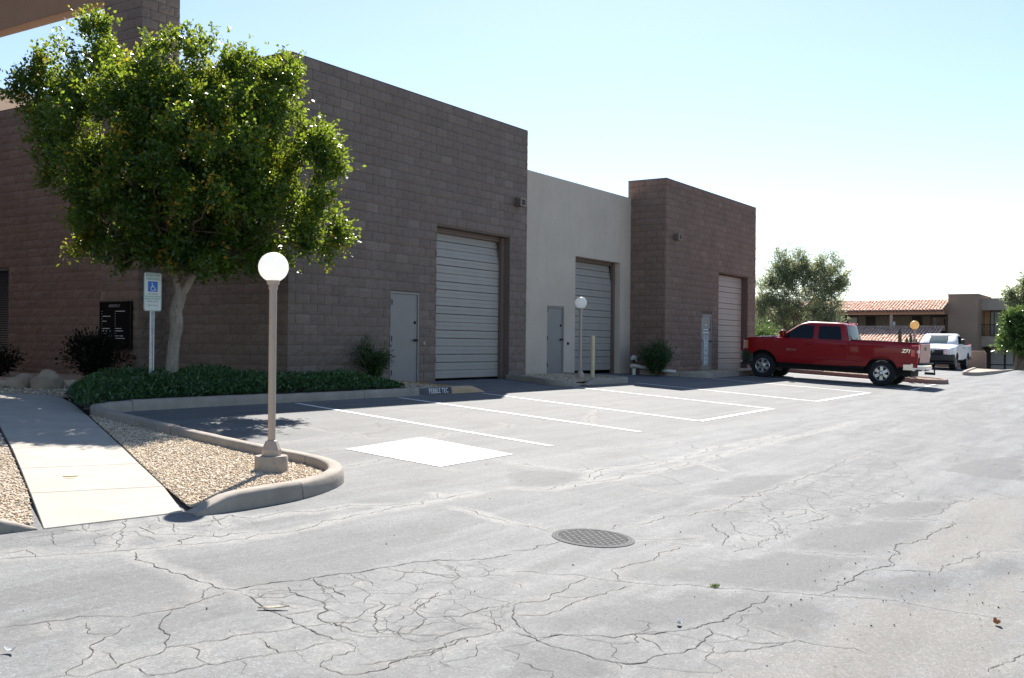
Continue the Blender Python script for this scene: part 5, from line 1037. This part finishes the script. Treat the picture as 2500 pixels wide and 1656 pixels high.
def pickup(label, P, loc, rz):
    T = thing('pickup_truck', label, 'pickup truck', loc, rz); pm = M[P['paint']]
    wb, fr, rr, hw = P['wb'], P['front'], P['rear'], P['hw']; tr, tw = P['tr'], .27; cw, ct = P['cabr'], P['cowl']
    zs, zbelt, zbed, znose, zcowl = P['sill'], P['belt'], P['bed'], P['nose'], P['cowlz']; Ra = tr+.10
    def top(x):
        if x >= ct: u = (x-ct)/(fr-ct); return zcowl+(znose-zcowl)*u-.05*max(0, u-.8)/.2
        if x > cw: return zbelt
        return zbed
    def low(x):
        z = zs+.03*(x < cw)
        for ax in (0, wb):
            d = abs(x-ax)
            if d < Ra: z = max(z, tr+.02+math.sqrt(Ra*Ra-d*d)*1.02)
        if x > wb+Ra*.98: z = max(z, P['fz'])
        if x < -Ra*.98: z = max(z, zs+.08)
        return z
    def wid(x):
        w = hw; u = max(0, (x-(fr-.55))/.55); w -= .16*u*u
        f = 0
        for ax in (0, wb): f = max(f, max(0, 1-(abs(x-ax)/(Ra+.16))**2))
        return w+.018*f
    def section(x, z):
        """half width of the body side at station x, height z"""
        w = wid(x); zb, zt = zs, top(x); t = (z-zb)/(zt-zb); return w*(1-.10*max(0, t-.80)**2*6-.06*max(0, .35-t)**2*4)-.012*math.exp(-((t-.62)/.05)**2)*0
    xs = sorted(set([round(v, 3) for v in list(np.linspace(rr, fr, 64))+[ax+Ra*math.cos(a) for ax in (0, wb) for a in np.linspace(0.02, PI-.02, 21)]+[cw-.012, cw+.012, ct-.01, ct+.01]]))
    vs = []; K = 9
    for x in xs:
        zb, zt = low(x), top(x); w = section(x, zt)
        row = [(section(x, zb+(zt-zb)*t), zb+(zt-zb)*t) for t in (0, .08, .3, .55, .75, .88, .96)]+[(w-.035, zt+.012)]
        row[-2] = (row[-2][0]-.004, row[-2][1])
        if x >= cw-.005: row += [(w*.6, zt+.045), (0, zt+.06)]
        else: row += [(w-.10, zt+.008), (w-.105, .85)]
        for s in (1, -1): vs += [(x, s*y, z) for y, z in row]
    K = 10; fs = []
    for i in range(len(xs)-1):
        for s in (0, 1):
            for j in range(K-1):
                a = i*2*K+s*K+j; b = a+1; c = a+2*K; d = c+1; fs.append((a, b, d, c) if s == 0 else (c, d, b, a))
    for i in (0, len(xs)-1):
        for j in range(K-1):
            a = i*2*K+j; fs.append((a, a+1, a+K+1, a+K) if i else (a+K, a+K+1, a+1, a))
    mb = MB(); mb.add(vs, fs); body = mb.build('body', pm, T); shade(body, 35)
    f = MB(); f.box((rr+.04, -hw+.16, .80), (cw-.03, hw-.16, .86)); f.box((cw-.06, -hw+.13, .86), (cw-.02, hw-.13, zbed-.02)); f.build('bed_floor', M['under'], T)
    if P.get('bedrail'): 
        r_ = MB()
        for s in (1, -1): r_.box((rr+.02, s*(hw-.075)-.04, zbed+.012), (cw-.05, s*(hw-.075)+.04, zbed+.032))
        r_.build('bed_rail_cap', M[P['bedrail']], T, bevel=.006)
    u = MB(); u.box((rr+.25, -.62, tr*.85), (fr-.25, .62, .95)); u.box((wb-Ra, -hw+.30, .5), (wb+Ra, hw-.30, 1.05)); u.box((-Ra, -hw+.30, .5), (Ra, hw-.30, .84)); u.box((Ra+.05, -hw+.12, zs-.05), (wb-Ra-.05, hw-.12, zs+.06)); u.build('chassis', M['under'], T)
    # cab
    zr = P['roof']; xr0, xr1, xf0, xf1 = cw+.03, cw+.03+P['backrake'], ct+.02, ct-P['rake']
    lev = [(zbelt-.05, 0), (zbelt+.02, .03), (zbelt+(zr-zbelt)*.45, .45), (zbelt+(zr-zbelt)*.78, .78), (zr-.075, .90), (zr-.03, .955), (zr-.006, 1.0), (zr, 1.06)]
    def hwz(t): return hw-.05-(.145 if t <= 1 else .145)*t**1.15
    def xsz(t): return xr0+(xr1-xr0)*t, xf0+(xf1-xf0)*t
    rings = []; n = 48
    for z, t in lev:
        a, b = xsz(t); ww = hwz(t)
        if t > .95: q = (t-.90)*1.1; a += q; b -= q*1.4; ww -= q*.6
        cxm = (a+b)/2; hx = (b-a)/2; rg = []
        for k_ in range(n):
            th = 2*PI*k_/n; c_, s_ = math.cos(th), math.sin(th); e = 2/9.; rg.append((cxm+hx*math.copysign(abs(c_)**e, c_), ww*math.copysign(abs(s_)**e, s_), z))
        rings.append(rg)
    mb = MB(); mb.add([p for r_ in rings for p in r_], [(i*n+k_, i*n+(k_+1) % n, (i+1)*n+(k_+1) % n, (i+1)*n+k_) for i in range(len(lev)-1) for k_ in range(n)]+[tuple(range((len(lev)-1)*n, len(lev)*n))])
    cab = mb.build('cab', pm, T); shade(cab, 50)
    tz = lambda z: (z-zbelt)/(zr-zbelt) 
    def side_glass(name, pts, s, par):
        """pts in (x, z); rounded polygon just outside the cab side"""
        pp = []; m = len(pts)
        for i in range(m):
            p0, p1, p2 = Vector(pts[i-1]), Vector(pts[i]), Vector(pts[(i+1) % m]); r_ = .055; a = p1+(p0-p1).normalized()*r_; b = p1+(p2-p1).normalized()*r_
            for q in (0, .33, .67, 1): pp.append((1-q)**2*a+2*q*(1-q)*p1+q*q*b)
        mb = MB(); m = len(pp)
        mb.add([(p.x, s*(hwz(max(0, tz(p.y)))+.010), p.y) for p in pp]+[(p.x, s*(hwz(max(0, tz(p.y)))-.012), p.y) for p in pp], [tuple(range(m)), tuple(range(m, 2*m))[::-1]]+[(i, m+i, m+(i+1) % m, (i+1) % m) for i in range(m)]); return mb.build(name, M['cglass'], par)
    doors = []
    for s in (1, -1):
        for (x0, x1) in P['doors']:
            nz = 8; zz = np.linspace(zs+.07, zbelt-.015, nz); nx_ = 5; mb = MB(); q = []
            for z in zz:
                for x in np.linspace(x0+.012, x1-.012, nx_):
                    xx = x
                    for ax in (0, wb):
                        d = Ra+.035; dz = z-tr
                        if abs(dz) < d:
                            e = math.sqrt(d*d-dz*dz); 
                            if ax == 0 and xx < e: xx = e+(x-x0)*.15
                            if ax == wb and xx > wb-e: xx = wb-e-(x1-x)*.15
                    q.append((xx, s*(section(xx, z)+.007), z))
            mb.add(q, [(j*nx_+i, j*nx_+i+1, (j+1)*nx_+i+1, (j+1)*nx_+i) for j in range(nz-1) for i in range(nx_-1)])
            rim = [i for i in range(nx_)]+[j*nx_+nx_-1 for j in range(1, nz)]+[(nz-1)*nx_+i for i in range(nx_-2, -1, -1)]+[j*nx_ for j in range(nz-2, 0, -1)]
            mb.add([q[i] for i in rim]+[(q[i][0], q[i][1]-s*.012, q[i][2]) for i in rim], [(i, (i+1) % len(rim), len(rim)+(i+1) % len(rim), len(rim)+i) for i in range(len(rim))])
            d_ = mb.build('door', pm, T); shade(d_, 40); doors.append(d_)
            hz = zbelt-.14; xh = x0+.14; yh = section(xh, hz)
            hm_ = MB().tube([(xh-.09, s*(yh+.004), hz), (xh-.05, s*(yh+.045), hz), (xh+.05, s*(yh+.045), hz), (xh+.09, s*(yh+.004), hz)], .015, 8); hm_.build('handle', pm if P['paint'] == 'red' else M['blackplastic'], d_)
        for pts in P['windows']: side_glass('side_window', pts, s, T)
    def front_glass(name, t0, t1, front, mat, inset=.09):
        pts = []; tt = np.linspace(t0, t1, 6)
        for t in tt:
            a, b = xsz(t); x = (b+.010) if front else (a-.010); z = zbelt+(zr-zbelt)*t; w = hwz(t)-inset
            pts.append([(x-(1 if front else -1)*.05*abs(v)**3*(1 if front else .4), v*w, z) for v in np.linspace(-1, 1, 13)])
        mb = MB(); m = 13; mb.add([p for r_ in pts for p in r_], [(i*m+j, i*m+j+1, (i+1)*m+j+1, (i+1)*m+j) for i in range(5) for j in range(m-1)]); o = mb.build(name, M[mat], T); shade(o, 60); return o
    front_glass('windshield', .10, .90, True, P['ws'], .10); front_glass('rear_window', .12, .84, False, 'rglass', .14)
    for s in (1, -1):
        zm = zbelt+.10; xm = ct-.33; ym = hw-.02
        mm = MB(); mm.prism([(xm-.02, zm-.01), (xm+.02, zm-.01), (xm+.02, zm+.02), (xm-.02, zm+.02)], 'y', s*ym*1.0, s*(ym+.14)); mr = mm.build('mirror_arm', M['blackplastic'], T)
        hm_ = MB(); rg = []
        for (dx2, sc_) in ((-.05, .85), (-.03, 1), (.05, .96), (.10, .7)): rg += [(xm+dx2, s*(ym+.17)+math.cos(a)*abs(math.cos(a))**-.55*.10*sc_ if abs(math.cos(a)) > 1e-3 else s*(ym+.17), zm+.06+(math.sin(a)*abs(math.sin(a))**-.55*.115*sc_ if abs(math.sin(a)) > 1e-3 else 0)) for a in [2*PI*k_/16+.1 for k_ in range(16)]]
        hm_.add(rg, [(i*16+k_, i*16+(k_+1) % 16, (i+1)*16+(k_+1) % 16, (i+1)*16+k_) for i in range(3) for k_ in range(16)]+[tuple(range(16))[::-1], tuple(range(48, 64))]); o = hm_.build('mirror', pm if P['paint'] == 'red' else M['blackplastic'], T); shade(o, 50)
        MB().box((xm-.055, s*(ym+.17)-.075, zm-.02), (xm-.0515, s*(ym+.17)+.075, zm+.14)).build('mirror_glass', M['cglass'], o)
    # wheels
    for ax in (0, wb):
        for s in (1, -1):
            cy = s*(hw-.165); wr = P['rimr']
            ww = thing('wheel', None, None, (ax, cy, tr)); ww.parent = T; ww.empty_display_size = .1
            ty = MB(); pr = [(wr*.98, -.11), (wr+.02, -.135), (tr*.93, -.135), (tr-.012, -.115), (tr, -.085), (tr, .085), (tr-.012, .115), (tr*.93, .135), (wr+.02, .135), (wr*.98, .11)]; ty.lathe(pr, n=48, axis='y', cap=False); shade(ty.build('tyre', M['tyre'], ww), 40)
            tb = MB()
            for k_ in range(44):
                a = 2*PI*k_/44; 
                for y0, y1 in ((-.125, -.05), (.05, .125)):
                    c_, s_ = math.cos(a), math.sin(a); tb.add([(tr*c_*r0-s_*o_*.016, y, tr*s_*r0+c_*o_*.016) for r0 in (.985, 1.012) for y in (y0, y1) for o_ in (-1, 1)], [(4, 5, 7, 6), (0, 1, 5, 4), (2, 3, 7, 6), (0, 2, 6, 4), (1, 3, 7, 5)])
            o = tb.build('tread', M['tyre'], ww); o['kind'] = 'stuff'
            rm = MB(); o_ = s
            rm.lathe([(wr, o_*.05), (wr*1.03, o_*.128), (wr*.985, o_*.136), (wr*.90, o_*.118), (wr*.87, o_*.10), (wr*.87, o_*.05)], n=44, axis='y')
            ns = P['spokes']
            for k_ in range(ns):
                a = 2*PI*(k_+.5)/ns; hw0, hw1 = wr*.16, wr*.235; c_, s_ = math.cos(a), math.sin(a)
                q = [(wr*.22, -hw0), (wr*.9, -hw1), (wr*.9, hw1), (wr*.22, hw0)]
                rm.add([(u_*c_-v_*s_, o_*yy, u_*s_+v_*c_) for yy in (.078, .108) for u_, v_ in q], [(4, 5, 6, 7), (0, 1, 2, 3), (0, 1, 5, 4), (1, 2, 6, 5), (2, 3, 7, 6), (3, 0, 4, 7)])
            rm.lathe([(wr*.42, o_*.07), (wr*.40, o_*.118), (wr*.26, o_*.124), (wr*.24, o_*.15), (wr*.16, o_*.165), (.0, o_*.166)], n=24, axis='y')
            for k_ in range(8): a = 2*PI*k_/8; rm.lathe([(.013, o_*.118), (.013, o_*.145), (.0, o_*.147)], (wr*.33*math.cos(a), 0, wr*.33*math.sin(a)), 6, 'y')
            shade(rm.build('rim', M[P['rim']], ww), 35)
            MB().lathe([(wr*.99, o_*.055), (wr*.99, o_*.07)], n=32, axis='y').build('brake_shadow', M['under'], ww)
    # front end
    wf = wid(fr-.02); zf0, zf1 = P['fz'], znose-.05; gy_ = wf*.62
    gb = MB().box((fr-.12, -gy_, zf0+.10), (fr+.012, gy_, zf1-.02)).build('grille', M['blackplastic'], T, bevel=.012)
    bars = P['bars']; zg0, zg1 = zf0+.10, zf1-.02
    for k_ in range(bars):
        z = zg0+(zg1-zg0)*(k_+.5)/bars; MB().box((fr+.0125, -gy_*.94, z-.012), (fr+.028, gy_*.94, z+.012)).build('grille_bar', M[P['barmat']], gb, bevel=.004)
    if P.get('frame'):
        fm = MB(); fm.box((fr+.0125, -gy_, zg1-.03), (fr+.03, gy_, zg1)); fm.box((fr+.0125, -gy_, zg0), (fr+.03, gy_, zg0+.03)); fm.build('grille_surround', M['chrome'], gb)
    em = MB()
    if P['emblem'] == 'ovals':
        def el(cx, cz, a, b): em.tube([(fr+.036, cx+a*math.cos(2*PI*i/24), cz+b*math.sin(2*PI*i/24)) for i in range(25)], .007, 6, False)
        zc_ = (zg0+zg1)/2+.03; el(0, zc_, .085, .058); el(0, zc_+.018, .05, .026); el(0, zc_-.002, .022, .054)
    else:
        zc_ = (zg0+zg1)/2; em.prism([(-.13, zc_-.022), (-.045, zc_-.022), (-.035, zc_-.055), (.035, zc_-.055), (.045, zc_-.022), (.13, zc_-.022), (.13, zc_+.022), (.045, zc_+.022), (.035, zc_+.055), (-.035, zc_+.055), (-.045, zc_+.022), (-.13, zc_+.022)], 'x', fr+.03, fr+.045)
    em.build('emblem', M['chrome'], gb)
    for s in (1, -1):
        z0, z1 = zf1-P['hlh'], zf1+.0; pts = []
        ys = np.linspace(gy_+.012, wf+.06, 7)
        def fx(y): return fr+.014-.42*max(0, (y-(wf-.16)))**1.6*3.2 if y > wf-.16 else fr+.014
        hl_ = MB(); top_ = []; bot_ = []
        for y in ys: top_.append((fx(y), s*min(y, hw+.003), z1)); bot_.append((fx(y), s*min(y, hw+.003), z0+.05*(y-gy_)*0))
        # wrap round the corner along the body side
        for xx in (fr-.16, fr-.28): yy = section(xx, (z0+z1)/2)+.012; top_.append((xx, s*yy, z1-.01)); bot_.append((xx, s*yy, z0+.03))
        m = len(top_); hl_.add(top_+bot_, [(i, i+1, m+i+1, m+i) for i in range(m-1)]); hb = hl_.build('headlight', M['lens'], T); shade(hb, 60)
        for yy in (gy_+.11, gy_+.24):
            if yy < wf-.03: MB().lathe([(.055, .0), (.05, .006), (.03, .003), (.0, .004)], (fx(yy)+.003, s*yy, (z0+z1)/2), 18, 'x').build('bulb_reflector', M['chrome'], hb)
        if P['amber']:
            a_ = MB(); x0, x1 = fr-.285, fr-.165
            for q in range(3): za, zb2 = z0+.04+(z1-z0-.06)*q/3, z0+.04+(z1-z0-.06)*(q+.86)/3; a_.add([(x, s*(section(x, (za+zb2)/2)+.020), z) for x, z in ((x0, za), (x1, za), (x1, zb2), (x0, zb2))], [(0, 1, 2, 3)])
            a_.build('side_marker', M['amber'], hb)
    # bumpers
    def bumper(x0, x1, z0, z1, mat, sgn, name):
        n_ = 15; vs_ = []; W_ = hw-.015; prof = [(0, z0), (.04, z0-.0), (.10, z0+.05), (.115, (z0+z1)/2), (.10, z1-.03), (.04, z1), (0, z1)]
        for i in range(n_):
            v = -1+2*i/(n_-1); y = v*W_; back = .19*abs(v)**5
            for d, z in prof: vs_.append((x1+sgn*(d-back), y, z))
        m = len(prof); mb = MB(); mb.add(vs_, [(i*m+j, i*m+j+1, (i+1)*m+j+1, (i+1)*m+j) for i in range(n_-1) for j in range(m-1)]+[tuple(range(m)), tuple(range((n_-1)*m, n_*m))[::-1]])
        for s in (1, -1): # ends wrap back along the side
            xe = x1-sgn*.19; a, b = sorted((xe, xe-sgn*P['wrap'])); mb.box((a, s*W_-.03, z0+.02), (b, s*W_+.012, z1-.005))
        o = mb.build(name, M[mat], T); shade(o, 35); return o
    bumper(0, fr-.0, P['fb'][0], P['fb'][1], P['fbm'], 1, 'front_bumper')
    if P['fb2']: bumper(0, fr-.05, P['fb2'][0], P['fb2'][1], 'blackplastic', 1, 'air_dam')
    rbm = bumper(0, rr-.06, P['rb'][0], P['rb'][1], P['rbm'], -1, 'rear_bumper')
    MB().box((rr-.15, -hw*.9, P['rb'][1]+.001), (rr+.05, hw*.9, P['rb'][1]+.02)).build('step_pad', M['blackplastic'], rbm)
    h_ = MB(); h_.box((rr-.36, -.04, .42), (rr-.05, .04, .5)); h_.lathe([(.02, .0), (.02, .05), (.03, .07), (.0, .1)], (rr-.33, 0, .5), 10); h_.build('tow_hitch', M['blackmetal'], T)
    # tailgate and lights
    tg = MB().box((rr-.03, -hw+.17, zs+.22), (rr-.001, hw-.17, zbed+.0)).build('tailgate', pm, T, bevel=.012)
    MB().box((rr-.036, -.16, zbed-.2), (rr-.0305, .16, zbed-.1)).build('tailgate_handle', M['blackplastic'], tg, bevel=.004)
    for s in (1, -1):
        tl = MB(); z0, z1 = zs+.40, zs+.40+P['tlh']
        tl.add([(rr+.20, s*(section(rr+.2, z0)+.010), z0+.03), (rr+.20, s*(section(rr+.2, z1)+.010), z1-.02), (rr-.012, s*(hw-.01), z1), (rr-.012, s*(hw-.01), z0), (rr-.02, s*(hw-.165), z1), (rr-.02, s*(hw-.165), z0)], [(0, 1, 2, 3), (3, 2, 4, 5)])
        tl_ = tl.build('tail_light', M['redlens'], T)
        zc_ = (z0+z1)/2-.02; MB().add([], []) if False else None
        rv = MB(); rv.add([(rr+.03, s*(section(rr+.1, zc_)+.016), zc_-.03), (rr+.03, s*(section(rr+.1, zc_)+.016), zc_+.03), (rr-.016, s*(hw-.004), zc_+.05), (rr-.016, s*(hw-.004), zc_-.05), (rr-.025, s*(hw-.16), zc_+.05), (rr-.025, s*(hw-.16), zc_-.05)], [(0, 1, 2, 3), (3, 2, 4, 5)]); rv.build('reverse_light', M['lens'], tl_)
    # sill trim line and fuel door
    if P['paint'] == 'red':
        for s in (1, -1):
            st_ = []
            for xa, xb in ((Ra+.08, cw-.04), (cw+.05, P['doors'][0][0]+1.03), (P['doors'][0][0]+1.07, wb-Ra-.05), (rr+.2, -Ra-.06)):
                st = MB(); st.add([(x, s*(section(x, z)+.013+o2), z) for x in (xa, xb) for z, o2 in ((zs+.17, 0), (zs+.185, .006), (zs+.20, 0))], [(0, 1, 4, 3), (1, 2, 5, 4)])
                st.build('side_moulding', pm, T)
            if s == 1:
                def deco(txt, x, z, h, mat, sh=0.0, **k):
                    y = section(x, z)+.014; mt = Matrix.Translation((x, y, z)) @ Matrix.Rotation(PI, 4, 'Z') @ Matrix.Rotation(PI/2, 4, 'X') @ Matrix(((1, sh, 0, 0), (0, 1, 0, 0), (0, 0, 1, 0), (0, 0, 0, 1)))
                    place_text('lettering', txt, h, M[mat], T, mt, **k)
                deco('Z71', -.72, 1.13, .15, 'chrome', .25, bold=.006); deco('2500 HD', wb-.95, .98, .085, 'chrome', 0, spacing=1.05, bold=.002)
        cl = MB()
        for k_ in (-.5, -.18, 0, .18, .5): cl.box((cw+.13, k_-.05, zr-.028), (cw+.20, k_+.05, zr+.012))
        cl.build('cab_marker_light', M['redlens'], T, bevel=.008)
        aw = MB().tube([(wb-.1, -hw+.12, zcowl), (wb-.35, -hw+.1, zr-.1)], .006, 5).build('aerial', M['blackmetal'], T)
    if P['ws'] == 'clearglass':
        mb = MB(); mb.box((cw+.25, -hw+.2, zbelt-.4), (cw+.9, hw-.2, zbelt-.05))
        for yy in (-.42, .42): mb.box((cw+.28, yy-.24, zbelt-.1), (cw+.42, yy+.24, zbelt+.30)); mb.box((cw+.3, yy-.13, zbelt+.3), (cw+.4, yy+.13, zbelt+.46))
        mb.build('seat', M['seat'], T, bevel=.04)
    return T
RED = dict(paint='red', wb=3.80, front=4.60, rear=-1.06, hw=.995, tr=.40, sill=.55, belt=1.335, bed=1.375, nose=1.27, cowlz=1.375, cabr=1.02, cowl=3.42, fz=.86, roof=1.925, backrake=.16, rake=.86, ws='cglass', rimr=.235, spokes=6, rim='alloy',
           doors=((1.06, 2.12), (2.13, 3.32)), windows=([(1.27, 1.37), (2.02, 1.37), (2.02, 1.80), (1.36, 1.80)], [(2.18, 1.37), (3.20, 1.37), (2.76, 1.72), (2.62, 1.80), (2.18, 1.80)]), bars=2, barmat='chrome', frame=True, emblem='bowtie', hlh=.31, amber=True,
           fb=(.50, .85), fbm='chrome', fb2=(.38, .50), rb=(.53, .75), rbm='chrome', wrap=.28, tlh=.40, bedrail='blackplastic')
rx, ry, fx_, fy_ = 33.13, 7.92, 33.05, 11.72
hd = math.atan2(fy_-ry, fx_-rx); lv = Vector((-math.sin(hd), math.cos(hd)))
cxr, cyr = rx-lv.x*.96, ry-lv.y*.96
zr_, zf_ = g(rx, ry), g(fx_, fy_)
red = pickup('red crew cab pickup parked nose in beside the far block building', RED, (cxr, cyr, zr_), hd)
pt = math.atan2(zf_-zr_, 3.93); red.rotation_euler = (0, -pt, hd)
WHT = dict(paint='whitepaint', wb=3.2, front=4.05, rear=-1.1, hw=.92, tr=.345, sill=.47, belt=1.17, bed=1.14, nose=1.0, cowlz=1.15, cabr=1.0, cowl=2.72, fz=.62, roof=1.70, backrake=.14, rake=.74, ws='clearglass', rimr=.2, spokes=5, rim='steelwheel',
           doors=((1.10, 2.48),), windows=([(1.25, 1.21), (2.42, 1.21), (2.05, 1.50), (1.95, 1.58), (1.32, 1.58)],), bars=3, barmat='blackmetal', frame=False, emblem='ovals', hlh=.27, amber=False,
           fb=(.40, .72), fbm='blackplastic', fb2=(.26, .40), rb=(.45, .62), rbm='blackplastic', wrap=.55, tlh=.36, bedrail=None)
wx, wy = 54.15, 9.75
wht = pickup('white single cab pickup with a black bumper facing the camera beside the pale kerb', WHT, (wx, wy, g(wx, wy)-.03), PI)
wht.rotation_euler = (0, math.atan2(g(wx-3.2, wy)-g(wx, wy), -3.2)+PI if False else 0, math.radians(181))
